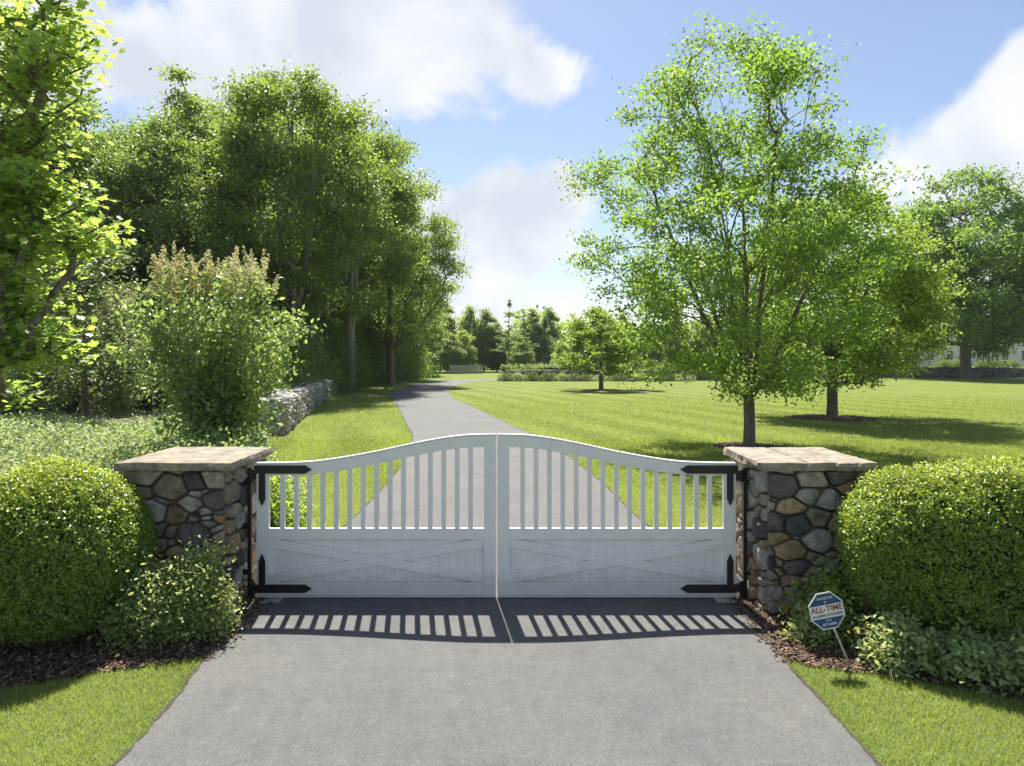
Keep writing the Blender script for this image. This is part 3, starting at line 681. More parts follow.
def bushy(name, loc, r, h, n_cl, per, lsize, label, cat, m_, seed, group=None, tmpl=OVAL, spread=.07, stems=True, br=None, lo=.12, squash=1., parts=True, domed=True):
    g = np.random.default_rng(seed); o = empty(name, loc, label, cat, group)
    d = unit(g.normal(size=(n_cl, 3))); d[:, 2] = np.abs(d[:, 2]); rad = .45+.55*g.random((n_cl, 1))**.6
    lumpy = 1+.22*np.sin(d[:, :1]*6+seed)*np.sin(d[:, 1:2]*5+seed)+.10*g.normal(size=(n_cl, 1))
    P = d*rad*lumpy*np.array([r, r*squash, h*(1-lo)])+np.array([0, 0, h*lo])
    C_ = np.repeat(P, per, axis=0); LP = C_+g.normal(size=C_.shape)*spread; LP[:, 2] = np.maximum(LP[:, 2], .02)
    cr_ = np.repeat(g.random(n_cl), per)
    link('foliage', leaves('foliage', LP, lsize, tmpl, up=.9, jit=.8, rnd=.4*cr_+.6*g.random(len(LP)), g=g), m_, o)
    if stems:
        A = np.concatenate([g.normal(size=(n_cl, 2))*r*.12, np.zeros((n_cl, 1))], axis=1); Mid = A*.3+P*.6+np.array([0, 0, .12*h])
        V1, F1 = tubes('', A, Mid, np.full(n_cl, .006*max(1, h)), np.full(n_cl, .004*max(1, h)), 4); V2, F2 = tubes('', Mid, P, np.full(n_cl, .004*max(1, h)), np.full(n_cl, .002), 4)
        link('stems', np_mesh('stems', np.concatenate([V1, V2]), np.concatenate([F1, F2+len(V1)])), M['bark'], o)
    return o
bushy('leafy_shrub', (-3.16, 5.98, 0), .36, .60, 300, 36, .040, 'low loose shrub with pale leaf tips between boxwood and left pillar', 'shrub', M['shrub'], 21)
bushy('leafy_shrub', (-2.82, 5.98, 0), .29, .68, 280, 36, .038, 'taller loose shrub with pale leaf tips right against the left pillar', 'shrub', M['shrub'], 22)
for k, (x, y, r, h) in enumerate([(3.05, 5.38, .26, .40), (3.45, 5.22, .30, .36), (3.85, 5.12, .32, .34), (4.3, 5.02, .34, .36), (4.8, 4.95, .36, .36), (5.3, 4.9, .36, .36)]):
    pos = ['nearest the yard sign', 'second from the yard sign', 'third from the yard sign', 'at the right edge of the photo', 'just outside the right edge', 'farthest right under the hedge'][k]
    bushy('pale_groundcover_plant', (x+.05, y, 0), r*.92, h*.82, 130, 24, .052, 'low silvery pale green plant at the hedge foot, '+pos, 'plant', M['pale'], 30+k, 'pale plants at the hedge foot', spread=.05)
bushy('small_shrub', (2.86, 6.12, 0), .24, .50, 90, 22, .05, 'dark green small shrub in front of the right pillar', 'shrub', M['box'], 51)
bushy('small_shrub', (2.62, 5.86, 0), .17, .26, 50, 18, .042, 'low sparse yellowish shrub in the mulch left of the yard sign', 'shrub', M['shrub'], 52)
bushy('small_shrub', (2.92, 5.62, 0), .17, .26, 40, 18, .042, 'low sparse shrub right behind the yard sign', 'shrub', M['flower'], 53)
# bare twigs
g = np.random.default_rng(5); o = empty('dry_twiggy_plant', (2.68, 6.22, 0), 'bare reddish twiggy plant against the foot of the right pillar', 'plant')
A = np.zeros((70, 3)); A[:, :2] = g.normal(size=(70, 2))*.03; B = A+unit(np.column_stack([g.normal(size=70)*.5, -abs(g.normal(size=70))*.4, np.abs(g.normal(size=70))*.6+.5]))*g.uniform(.2, .52, (70, 1))
A2 = np.repeat(A+(B-A)*.5, 3, axis=0); B2 = A2+unit(g.normal(size=(210, 3))+np.array([0, 0, .6]))*g.uniform(.06, .18, (210, 1))
V1, F1 = tubes('', A, B, np.full(70, .004), np.full(70, .0015), 4); V2, F2 = tubes('', A2, B2, np.full(210, .0022), np.full(210, .001), 4)
M['redtwig'] = plain('red_brown_twig', (.30, .19, .15), .8, 20, .3)
link('twigs', np_mesh('twigs', np.concatenate([V1, V2]), np.concatenate([F1, F2+len(V1)])), M['redtwig'], o)
# shrubs behind the gate
bushy('leafy_shrub', (-3.15, 8.55, 0), .50, .98, 330, 34, .055, 'dark green shrub seen between the leftmost gate pickets', 'shrub', M['box'], 61)
bushy('leafy_shrub', (-3.65, 9.9, 0), .5, .8, 300, 30, .06, 'bright green shrub behind the left pillar at the lawn edge', 'shrub', M['cover'], 62)

# ------------------------------------------------------------------ ground cover patch (uncountable)
g = np.random.default_rng(77); n_ = 5200
px = g.uniform(-21, -2.7, n_*3); py = g.uniform(8.0, 23.5, n_*3); ok = inpoly(px, py, coverpoly); px = px[ok][:n_]; py = py[ok][:n_]
hh = .42+.20*np.sin(px*1.3+py*.7)+.16*np.sin(px*3.1-py*2.2)+g.uniform(-.12, .3, len(px)); hh = np.clip(hh+.12*np.sin(px*5+1)*np.sin(py*4.3), .2, 1.15)*np.clip(np.interp(py, [8, 10, 18, 23], [1.0, 1.05, 1.0, .7]), 0, 2)
per = 17; zz = g.random((len(px), per))**.75
LP = np.stack([np.repeat(px, per)+g.normal(size=len(px)*per)*.085, np.repeat(py, per)+g.normal(size=len(px)*per)*.085, (zz*hh[:, None]).ravel()+.03], axis=1)
fl = np.repeat(.5+.5*np.sin(px*.8+1)*np.sin(py*.9), per)
tag(link('ground_cover', leaves('ground_cover', LP, .085, OVAL, up=.8, jit=.8, rnd=.45*fl+.55*g.random(len(LP)), g=g), M['cover']), 'thick patch of light green leafy ground cover behind the left pillar', 'ground cover', kind='stuff')

# ------------------------------------------------------------------ lilac with dry seed heads
def lilac():
    g = np.random.default_rng(12); o = empty('lilac_shrub', (-7.2, 16.2, 0), 'tall multi stemmed shrub with tan dry seed heads at its branch tips', 'shrub'); o.scale = (.88, .88, .93)
    n_st = 30; A = np.zeros((n_st, 3)); A[:, :2] = g.normal(size=(n_st, 2))*.3
    th = g.uniform(0, 2*np.pi, n_st); rr = np.sqrt(g.random(n_st))*2.5
    tip = np.stack([rr*np.cos(th), rr*np.sin(th), 4.35-.42*rr+g.normal(size=n_st)*.6], axis=1)
    tip = np.concatenate([tip, [(1.2, -.3, 4.5), (1.4, 0, 4.3), (2.3, -.3, 3.4), (2.0, .3, 3.7), (-1.2, -.3, 4.6), (-1.5, .1, 4.3), (-.6, -.5, 4.7)]]); A = np.concatenate([A, g.normal(size=(7, 3))*np.array([.2, .2, 0])]); n_st += 7
    cl = []; E0 = []; E1 = []; r0 = []; r1 = []; tips = []
    for i in range(n_st):
        a = A[i]; c = np.array([a[0]*.6+tip[i, 0]*.35, a[1]*.6+tip[i, 1]*.35, tip[i, 2]*.55]); prev = a; m_ = 9
        for s_ in range(1, m_+1):
            u = s_/m_; q = (1-u)**2*a+2*u*(1-u)*c+u*u*tip[i]; E0.append(prev); E1.append(q); r0.append(.032*(1-u)+.008); r1.append(.032*(1-u-.1)+.009)
            if u > .22:
                for k in range(4 if u < .9 else 5):
                    dd = unit(g.normal(size=(1, 3)))[0]; dd[2] = abs(dd[2])*.7; b_ = q+dd*g.uniform(.2, .75)*(1.15-.4*u); E0.append(q); E1.append(b_); r0.append(.008); r1.append(.004); cl.append(b_); cl.append((q+b_)/2)
                    if (u > .8 or g.random() < .10) : tips.append(b_)
            prev = q
        tips.append(tip[i])
    # low skirt
    for k in range(420):
        th_ = g.uniform(0, 6.28); z_ = g.uniform(.2, 2.4); r_ = g.uniform(.3, 1.35+.35*z_); cl.append(np.array([r_*math.cos(th_), r_*math.sin(th_), z_]))
    V_, F_ = tubes('', np.array(E0), np.array(E1), np.array(r0), np.array(r1), 6); link('stems', np_mesh('stems', V_, F_, smooth=True), M['bark_l'], o)
    P = np.array(cl); P = P[g.random(len(P)) < .78]; per = 8; LP = np.repeat(P, per, axis=0)+g.normal(size=(len(P)*per, 3))*.15
    link('foliage', leaves('foliage', LP, .145, OVAL, up=.7, jit=.9, rnd=.3*np.repeat(g.random(len(P)), per)+.7*g.random(len(LP)), droop=.3, g=g), M['lilac'], o)
    tips.sort(key=lambda p: -p[2]-.12*abs(p[0])); 
    for p in tips[:98]:
        k = 110; u = g.random(k); ang = g.uniform(0, 6.28, k); rad = .10*(1-u)**.8*g.random(k)**.5+.01; ln = g.uniform(.35, .75); tilt = g.normal(size=2)*.12
        Q = np.stack([p[0]+rad*np.cos(ang)+u*tilt[0], p[1]+rad*np.sin(ang)+u*tilt[1], p[2]-.03+u*ln], axis=1)
        link('seed_head', leaves('seed_head', Q, .058, LEAF2, up=.5, jit=1., g=g), M['seed'], o)
lilac()

# ------------------------------------------------------------------ trees
MT = lambda *a, **k: tree_meshes(*a, **k)
t1 = MT(101, 11.4, [(1.4, 1.6), (2.2, 3.2), (3.6, 4.2), (6, 4.6), (7.5, 4.3), (9, 3.5), (10.3, 2.5), (11.2, 1.4)], 1.25, off=(-.9, 0), boughs=300, br=.56, clusters=3200, per=19, lsize=.112, cs=.21, trunk_r=.15, bf=.5, shell=.25, flat=.55, trunk_top=.5, lift=.4, up=.6, jit=.85, fan=15, spread=.36)
plant_tree('maple_tree', (6.6, 18.6, 0), 'tall airy young maple with fanning limbs behind the right stone pillar', 'tree', t1, M['maple'], M['bark'])
t2 = MT(202, 9.6, [(1.4, 2.0), (2.2, 3.4), (3.6, 4.5), (5.4, 4.6), (7, 3.9), (8.5, 2.6), (9.5, 1.0)], 1.2, boughs=200, br=.75, clusters=2500, per=20, lsize=.15, cs=.24, trunk_r=.21, bf=.4, shell=.45, flat=.42, fan=8, spread=.7)
plant_tree('maple_tree', (13.2, 27.6, 0), 'wide low yellow green maple with a dark mulch ring', 'tree', t2, M['maple_mid'], M['bark'])
t3 = MT(303, 25, [(3, 6), (5, 9.5), (9, 12.0), (14, 11.5), (19, 8.5), (23, 5), (25, 2)], 4.0, boughs=230, br=2.0, clusters=2600, per=26, lsize=.42, cs=.6, trunk_r=.55, bf=.4, shell=.4, flat=.5)
plant_tree('large_tree', (54.5, 80.5, 0), 'big dark green tree standing before the white house', 'tree', t3, M['forest_x'], M['bark'])
t4 = MT(404, 6.3, [(1.4, 2.0), (2.1, 3.8), (3.2, 4.3), (4.6, 3.1), (5.6, 1.9), (6.3, .8)], 1.2, boughs=80, br=.62, clusters=900, per=20, lsize=.20, cs=.2, trunk_r=.17, bf=.4, shell=.4, flat=.4)
plant_tree('small_maple_tree', (6.87, 51.7, 0), 'small round maple alone on the lawn before the hedge bed', 'tree', t4, M['maple_mid'], M['bark'])
# left overhanging maple: trunk off the frame
def px3(x, y, Y): s_ = 670/Y; return ((x-512)/s_, Y, 2.47-(y-358)/s_)
TL = (-10.6, 10.8)
ex = []
for (x, y, Y) in [(30, 20, 9.6), (70, 25, 10), (50, 60, 9), (60, 90, 10), (20, 70, 10), (40, 120, 9.5), (30, 150, 10), (60, 190, 9.7), (30, 200, 10), (70, 235, 9.4), (105, 232, 9.6), (40, 250, 10), (20, 230, 9.5), (20, 300, 9.5), (50, 325, 9.8), (20, 350, 9.6), (40, 180, 9.5),
                  (15, 390, 10.5), (40, 290, 10.4), (10, 270, 9), (10, 120, 9.2), (5, 180, 9), (10, 40, 9), (60, 5, 9.2), (80, -20, 9.4), (0, 330, 9.2), (55, 350, 9.8), (10, 310, 10.2), (60, 215, 9.9)]:
    p = px3(x-8, y, Y); ex.append((p[0]-TL[0], p[1]-TL[1], p[2]))
ex = ex+[(a-.25, b_+.3, c-.12) for a, b_, c in ex[:22]]
t5 = MT(505, 11.5, [(2.5, 2.2), (4, 3.0), (6, 3.4), (8, 3.4), (10, 2.4), (11.5, 1)], 1.8, boughs=40, br=.50, clusters=1150, per=11, lsize=.115, cs=.17, trunk_r=.24, tmpl=MAPLE, bf=.35, shell=.35, flat=.35, extra=ex, up=1.3, jit=.55)
plant_tree('maple_tree', (TL[0], TL[1], 0), 'near bright yellow green maple whose branches hang in at the left edge', 'tree', t5, M['maple_near'], M['bark'])

# woodland on the left: prototypes, then copies with their own labels
def oval(h, r, lo=.12): return [(h*lo, r*.55), (h*.28, r*.9), (h*.5, r), (h*.72, r*.82), (h*.88, r*.5), (h*.985, r*.2)]
wA = MT(611, 21, oval(21, 5.8, .14), 3.0, boughs=150, br=1.3, clusters=2900, per=18, lsize=.225, cs=.38, trunk_r=.30, bf=.4, shell=.65, flat=.42, up=.7, jit=1.)
wB = MT(622, 23, oval(23, 6.2, .08), 2.4, boughs=150, br=1.4, clusters=2900, per=18, lsize=.235, cs=.40, trunk_r=.34, bf=.4, shell=.65, flat=.42, up=.7, jit=1.)
wC = MT(633, 18, oval(18, 4.6, .08), 1.8, boughs=120, br=1.15, clusters=2300, per=20, lsize=.21, cs=.36, trunk_r=.24, bf=.45, shell=.6, flat=.42, up=.7, jit=1.)
wD = MT(644, 21, oval(21, 4.4, .3), 6.0, boughs=150, br=.9, clusters=1500, per=20, lsize=.24, cs=.34, trunk_r=.28, bf=.45, shell=.4, flat=.5)
wP = MT(616, 21, [(5.5, 2.2), (8, 4.0), (11, 5.4), (14.5, 5.6), (18, 4.2), (20.8, 1.6)], 4.2, boughs=130, br=1.3, clusters=2700, per=18, lsize=.225, cs=.38, trunk_r=.34, bf=.4, shell=.6, flat=.42, up=.7, jit=1., fan=6, spread=.2)
def twin(msh): return (msh[0].copy(), msh[1].copy())
wP2 = twin(wP); wPd = twin(wP); wAb = twin(wA); wBd = twin(wB); wCd = twin(wC); wCg = twin(wC)
GW = 'woodland trees on the left'
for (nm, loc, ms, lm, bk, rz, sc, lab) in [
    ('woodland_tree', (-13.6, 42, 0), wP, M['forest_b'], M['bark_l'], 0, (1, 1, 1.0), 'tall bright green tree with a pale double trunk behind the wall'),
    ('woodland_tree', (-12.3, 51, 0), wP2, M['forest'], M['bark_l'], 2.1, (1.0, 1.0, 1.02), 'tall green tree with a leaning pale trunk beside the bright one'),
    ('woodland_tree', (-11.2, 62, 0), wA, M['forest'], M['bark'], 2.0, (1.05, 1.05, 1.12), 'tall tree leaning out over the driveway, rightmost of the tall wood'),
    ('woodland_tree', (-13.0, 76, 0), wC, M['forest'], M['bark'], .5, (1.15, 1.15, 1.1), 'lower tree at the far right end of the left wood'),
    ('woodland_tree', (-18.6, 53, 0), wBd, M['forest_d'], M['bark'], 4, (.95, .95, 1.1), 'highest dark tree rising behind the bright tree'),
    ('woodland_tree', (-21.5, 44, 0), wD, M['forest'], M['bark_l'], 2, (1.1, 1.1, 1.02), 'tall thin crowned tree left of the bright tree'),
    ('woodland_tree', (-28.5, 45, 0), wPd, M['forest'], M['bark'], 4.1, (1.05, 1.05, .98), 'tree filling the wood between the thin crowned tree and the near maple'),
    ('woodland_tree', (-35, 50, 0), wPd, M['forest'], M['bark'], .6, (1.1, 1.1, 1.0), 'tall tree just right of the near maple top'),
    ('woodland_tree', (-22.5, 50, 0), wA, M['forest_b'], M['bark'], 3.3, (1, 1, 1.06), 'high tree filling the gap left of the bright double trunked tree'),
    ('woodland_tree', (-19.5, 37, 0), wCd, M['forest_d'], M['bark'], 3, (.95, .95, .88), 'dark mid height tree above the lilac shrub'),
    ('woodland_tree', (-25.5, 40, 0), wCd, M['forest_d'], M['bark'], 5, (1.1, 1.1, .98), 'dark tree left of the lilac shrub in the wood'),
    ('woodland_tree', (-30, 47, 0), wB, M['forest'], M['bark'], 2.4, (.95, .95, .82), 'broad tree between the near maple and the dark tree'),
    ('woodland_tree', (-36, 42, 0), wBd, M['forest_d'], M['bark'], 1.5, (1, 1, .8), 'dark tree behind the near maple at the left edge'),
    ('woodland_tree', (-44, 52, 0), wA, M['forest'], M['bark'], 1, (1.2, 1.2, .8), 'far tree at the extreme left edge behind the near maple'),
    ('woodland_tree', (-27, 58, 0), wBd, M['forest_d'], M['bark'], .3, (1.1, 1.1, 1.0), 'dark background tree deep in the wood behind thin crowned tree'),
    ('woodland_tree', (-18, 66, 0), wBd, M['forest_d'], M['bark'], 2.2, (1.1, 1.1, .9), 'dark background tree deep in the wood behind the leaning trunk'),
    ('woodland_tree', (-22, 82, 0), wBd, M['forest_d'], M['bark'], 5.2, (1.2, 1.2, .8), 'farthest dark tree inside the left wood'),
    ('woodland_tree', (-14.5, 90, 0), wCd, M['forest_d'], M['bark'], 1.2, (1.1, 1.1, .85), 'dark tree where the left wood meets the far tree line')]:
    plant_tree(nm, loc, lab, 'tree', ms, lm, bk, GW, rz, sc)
pg_ = MT(655, 7.5, [(.6, 1.6), (2, 2.6), (4, 2.8), (6, 2.0), (7.4, .8)], .8, boughs=60, br=.7, clusters=700, per=22, lsize=.14, cs=.24, trunk_r=.12, bf=.4, shell=.4)
plant_tree('grey_green_tree', (-15.6, 24.5, 0), 'small grey green tree between near maple and lilac shrub', 'tree', pg_, M['greygreen'], M['bark'])
# understorey along the wall
us = [(-12.0, 33, 2.1, 3.6), (-13.2, 38, 2.6, 4.6), (-13.8, 43.5, 2.6, 4.4), (-14.2, 49, 2.8, 5), (-15, 56, 3.2, 5.2), (-14.5, 63, 3.4, 6), (-13.6, 71, 3.2, 6), (-13.4, 79, 3.4, 6.4), (-13, 87, 3.4, 6), (-17, 34, 3.0, 4.5), (-21.5, 32, 3.2, 4.6), (-27, 33.5, 3.6, 4.8), (-33, 36, 3.8, 5), (-11.0, 28.5, 1.6, 2.6), (-18, 43, 3.6, 5), (-24, 46, 4, 6)]
labs = ['at the near end of the stone wall behind the lilac', 'second from the lilac along the wall', 'third from the lilac along the wall', 'behind the middle of the stone wall', 'past the middle of the stone wall', 'near the far end of the stone wall', 'at the far end of the stone wall', 'beyond the end of the stone wall', 'rightmost at the lawn edge', 'left of the lilac at its back', 'at the back of the dim clearing', 'left in the dim clearing', 'at the left edge behind the near maple', 'small one touching the wall end', 'deep behind the second wall shrub', 'deep behind the dim clearing']
def bush_mesh(seed, ncl=420, per=22, ls=.16):
    g = np.random.default_rng(seed); d = unit(g.normal(size=(ncl, 3))); d[:, 2] = np.abs(d[:, 2]); P = d*(.5+.5*g.random((ncl, 1))**.5)*(1+.25*np.sin(d[:, :1]*5+seed)*np.cos(d[:, 1:2]*6))
    LP = np.repeat(P, per, axis=0)+g.normal(size=(ncl*per, 3))*.075; LP[:, 2] = np.maximum(LP[:, 2], .01)
    lv = leaves('crown', LP, ls/3, LEAF2, up=.8, rnd=.4*np.repeat(g.random(ncl), per)+.6*g.random(ncl*per), g=g)
    A = np.zeros((40, 3)); A[:, :2] = g.normal(size=(40, 2))*.08; B = P[:40]*.9; V_, F_ = tubes('', A, B, np.full(40, .02), np.full(40, .006), 5)
    return np_mesh('stems', V_, F_), lv
bms = [bush_mesh(s_) for s_ in (71, 72, 73)]
for k, (x, y, r, h) in enumerate(us):
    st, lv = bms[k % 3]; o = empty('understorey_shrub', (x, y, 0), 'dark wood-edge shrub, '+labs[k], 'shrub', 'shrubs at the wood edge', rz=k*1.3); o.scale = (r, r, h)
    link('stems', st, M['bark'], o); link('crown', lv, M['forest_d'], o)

# ------------------------------------------------------------------ far tree line
f1 = MT(711, 10, oval(10, 3.6, .05), .8, boughs=80, br=1.0, clusters=700, per=22, lsize=.36, cs=.38, trunk_r=.16, shell=.4)
f2 = MT(725, 13, oval(13, 3.4, .1), 1.2, boughs=80, br=.95, clusters=700, per=22, lsize=.36, cs=.38, trunk_r=.18, shell=.4)
def pine(seed, H, sparse=1.):
    g = np.random.default_rng(seed); E0 = [(0, 0, 0)]; E1 = [(0, 0, H)]; r0 = [H*.013]; r1 = [.02]; LP = []
    for z in np.sort(H*(.22+.76*g.random(int(62*sparse)))):
        for k in range(1):
            a = g.uniform(0, 6.28); ln = (H-z)*.30*g.uniform(.45, 1.4)+.15; e = (math.cos(a)*ln, math.sin(a)*ln, z+ln*.10); E0.append((0, 0, z)); E1.append(e); r0.append(.05); r1.append(.012)
            for u in np.linspace(.2, 1, 8):
                for _ in range(int(2+3.2*ln)): LP.append((e[0]*u+g.normal()*.13, e[1]*u+g.normal()*.13, z+(e[2]-z)*u+g.normal()*.07+.05))
    V_, F_ = tubes('', np.array(E0, float), np.array(E1, float), np.array(r0), np.array(r1), 6)
    return np_mesh('trunk', V_, F_, smooth=True), leaves('crown', np.array(LP), .26, LEAF2, up=.8, g=g)
pn = pine(81, 15); pn2 = pine(82, 13, .6); pn3 = pine(84, 11, 1.5)
M['forest_g'] = leaf_mat('far_grey_leaf', (.09, .14, .06), (.20, .27, .12), .5)
M['far_a'] = leaf_mat('far_leaf', (.07, .13, .04), (.19, .27, .08), .5)
M['far_b'] = leaf_mat('far_leaf_bright', (.09, .16, .04), (.24, .32, .09), .5)
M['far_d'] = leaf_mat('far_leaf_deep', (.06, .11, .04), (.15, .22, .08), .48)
f1b = twin(f1); f2b = twin(f2); f1c = twin(f1)
FT = 'far tree line behind the lawn'
def fx(px, Y): return (px-512)*Y/670
f1d = twin(f1); f2d = twin(f2); mcache = {}
far = [(425, 112, f2, 'far_a', .95, 'behind the end of the left wood'), (440, 118, f2b, 'forest_g', 1.0, 'just right of the left wood'), (452, 108, f1b, 'forest_g', .62, 'low one above the grey fence left'),
       (463, 112, f1, 'far_b', .70, 'rounded light green one above the grey fence'), (470, 124, f2, 'far_a', .92, 'behind the rounded light green one'), (484, 118, f2b, 'forest_g', .85, 'right of the grey fence'),
       (497, 120, f1c, 'far_d', .85, 'dark one left of the tall pine'), (520, 116, f1, 'far_b', .62, 'bright one below the tall pine'), (532, 126, f2b, 'forest_g', .9, 'hazy one right of the tall pine'),
       (548, 132, f2b, 'forest_g', .95, 'grey one between the pine and the small maple'), (562, 116, f1, 'far_b', .55, 'low bright one left of the small maple'), (577, 126, f2, 'far_a', .75, 'dark one left behind the small maple'),
       (598, 120, f1c, 'far_d', .9, 'dark one behind the small maple'), (622, 118, f2, 'far_a', .8, 'right behind the small maple'), (648, 112, f1, 'far_a', .8, 'left of the airy maple'), (676, 118, f2, 'far_a', .85, 'left part behind the airy maple'),
       (704, 110, f1, 'far_a', .95, 'behind the airy maple, left of its trunk'), (733, 118, f2b, 'forest_g', .9, 'behind the trunk of the airy maple'), (765, 112, f1, 'far_a', .95, 'behind the airy maple, right of its trunk'), (795, 118, f2, 'far_a', .9, 'between the airy and the wide maple'),
       (828, 112, f1c, 'far_d', 1.0, 'behind the wide maple trunk'), (862, 122, f2, 'far_a', 1.0, 'right behind the wide maple'), (893, 128, f1, 'far_a', 1.2, 'left of the white house'), (930, 136, f2, 'far_a', 1.1, 'behind the left part of the white house'), (975, 138, f1c, 'far_d', 1.4, 'behind the middle of the white house'), (1015, 138, f2, 'far_a', 1.2, 'behind the right part of the white house'), (1060, 130, f1, 'far_a', 1.4, 'right of the white house')]
def with_mat(ms, lm):            # one mesh pair per crown material
    k_ = (ms[1].name, lm)
    if k_ not in mcache: mcache[k_] = (ms[0], ms[1].copy()); mcache[k_][1].materials.clear(); mcache[k_][1].materials.append(M[lm])
    return mcache[k_]
for k, (px_, Y, ms, lm, sc, lb) in enumerate(far):
    plant_tree('far_tree', (fx(px_, Y), Y, 0), 'far tree on the horizon, '+lb, 'tree', with_mat(ms, lm), M[lm], M['bark'], FT, k*1.7, sc)
plant_tree('pine_tree', (fx(509, 108), 108, 0), 'tall thin pine standing above the far tree line', 'pine tree', pn, M['conifer'], M['bark'], None, .3, .80)
plant_tree('pine_tree', (fx(524, 118), 118, 0), 'sparse second pine right of the tallest far pine', 'pine tree', pn2, M['conifer'], M['bark'], None, 2, .85)
plant_tree('pine_tree', (fx(545, 124), 124, 0), 'hazy broad conifer in the far tree line', 'pine tree', pn3, M['conifer'], M['bark'], None, 2, .95)
plant_tree('pine_tree', (fx(474, 116), 116, 0), 'dark narrow conifer above the grey fence', 'pine tree', pn3, M['conifer'], M['bark'], None, 1, (.6, .6, .9))
# dense far wood behind the line: one mass
g = np.random.default_rng(91); n_ = 9000; X = g.uniform(-60, 230, n_); Y = g.uniform(136, 160, n_); Z = g.random(n_)*(9.8+1.6*np.sin(X*.15)+1.5*np.sin(X*.41)+1.2*np.sin(X*1.1))
P = np.repeat(np.stack([X, Y, Z], axis=1), 7, axis=0)+g.normal(size=(n_*7, 3))*.7
tag(link('far_wood', leaves('far_wood', P, 1.0, LEAF2, g=g), M['far_a']), 'distant mass of woodland closing the horizon', 'woodland', kind='stuff')

# ------------------------------------------------------------------ grey fence far left of centre
fo = empty('board_fence', (fx(450, 104), 104, 0), 'low grey board fence below the far trees', 'fence'); wd = fx(482, 104)-fx(450, 104)
for i in range(7): mb = MB(); mb.box(i*wd/6-.06, i*wd/6+.06, -.06, .06, 0, 1.5); mb.build('post', M['fencegrey'], fo)
mb = MB(); k = int(wd/.16)
for i in range(k): mb.box(i*.16, i*.16+.12, -.09, -.065, .05, 1.35)
mb.box(0, wd, -.064, -.03, .3, .4); mb.box(0, wd, -.064, -.03, 1.05, 1.15); mb.build('board_panel', M['fencegrey'], fo)

# ------------------------------------------------------------------ dry stone wall, left
def rock_field(P, S_, g, rv):
    bm = bmesh.new(); bmesh.ops.create_icosphere(bm, subdivisions=1, radius=1); T = np.array([v.co[:] for v in bm.verts]); Fc = np.array([[v.index for v in f_.verts] for f_ in bm.faces]); bm.free()
    n_ = len(P); k = len(T); a = g.uniform(0, 6.28, n_); ca, sa = np.cos(a), np.sin(a)
    V = np.repeat(T[None], n_, axis=0)*(1+.22*g.normal(size=(n_, k, 1)))*S_[:, None, :]
    Vx = V[..., 0]*ca[:, None]-V[..., 1]*sa[:, None]; Vy = V[..., 0]*sa[:, None]+V[..., 1]*ca[:, None]; V = np.stack([Vx, Vy, V[..., 2]], axis=2)+P[:, None, :]
    F = (Fc[None]+(np.arange(n_)*k)[:, None, None]).reshape(-1, 3); return np_mesh('stones', V.reshape(-1, 3), F, {'rnd': np.repeat(rv, k)})
def dry_wall(path, width, height, n_, ssize, label, m_, seed, mcore):
    g = np.random.default_rng(seed); path = cr_spline(path, 8); o = empty('dry_stone_wall', (path[0][0], path[0][1], 0), label, 'stone wall')
    d = np.diff(path, axis=0); ln = np.linalg.norm(d, axis=1); cum = np.concatenate([[0], np.cumsum(ln)]); tot = cum[-1]
    base = path[0]
    # core
    V = []; F = []; m2 = len(path)
    for i, p in enumerate(path):
        t_ = d[min(i, m2-2)]/ln[min(i, m2-2)]; nn = np.array([-t_[1], t_[0]]); w2 = width/2-ssize*.6
        for sx, z in ((-1, 0), (-1, height-ssize*.6), (1, height-ssize*.6), (1, 0)): q = p+nn*sx*w2-base; V.append((q[0], q[1], z))
    for i in range(m2-1):
        for k in range(3): F.append((4*i+k, 4*i+k+1, 4*i+5+k, 4*i+4+k))
    F += [(0, 1, 2, 3), (4*m2-1, 4*m2-2, 4*m2-3, 4*m2-4)]
    link('rubble_core', py_mesh('rubble_core', V, F, smooth=False), mcore, o)
    # more stones near the start (closest to the viewer)
    s_ = tot*g.random(n_)**1.25; x = np.interp(s_, cum, path[:, 0]); y = np.interp(s_, cum, path[:, 1]); k = np.clip(np.searchsorted(cum, s_)-1, 0, len(d)-1); t_ = d[k]/ln[k][:, None]; nn = np.stack([-t_[:, 1], t_[:, 0]], axis=1)
    which = g.random(n_); off = np.where(which < .36, -1, np.where(which < .55, 1, g.uniform(-1, 1, n_)))*width/2*.97
    z = np.where(which < .55, g.random(n_)*height, height+.04*g.normal(size=n_))
    e = g.random(n_) < .04; s0 = e
    P = np.stack([x+nn[:, 0]*off-base[0], y+nn[:, 1]*off-base[1], z], axis=1)
    # end face
    ne = int(n_*.05); t0 = d[0]/ln[0]; nn0 = np.array([-t0[1], t0[0]]); oe = g.uniform(-1, 1, ne)*width/2
    Pe = np.stack([nn0[0]*oe, nn0[1]*oe, g.random(ne)*height], axis=1); P = np.concatenate([P, Pe])
    S_ = ssize*g.uniform(.55, 1.35, (len(P), 1))*np.array([1.25, 1.0, .62])*g.uniform(.8, 1.2, (len(P), 3))
    link('stones', rock_field(P, S_, g, g.random(len(P))), m_, o)
dry_wall([(-7.95, 21.6), (-8.7, 25), (-9.65, 29.6), (-11.0, 36), (-13.0, 47), (-15.3, 60), (-17.2, 74), (-18, 84)], 1.15, 1.02, 7800, .12, 'rough pale dry stone wall along the left edge of the lawn', M['drystone'], 15, M['mortar'])

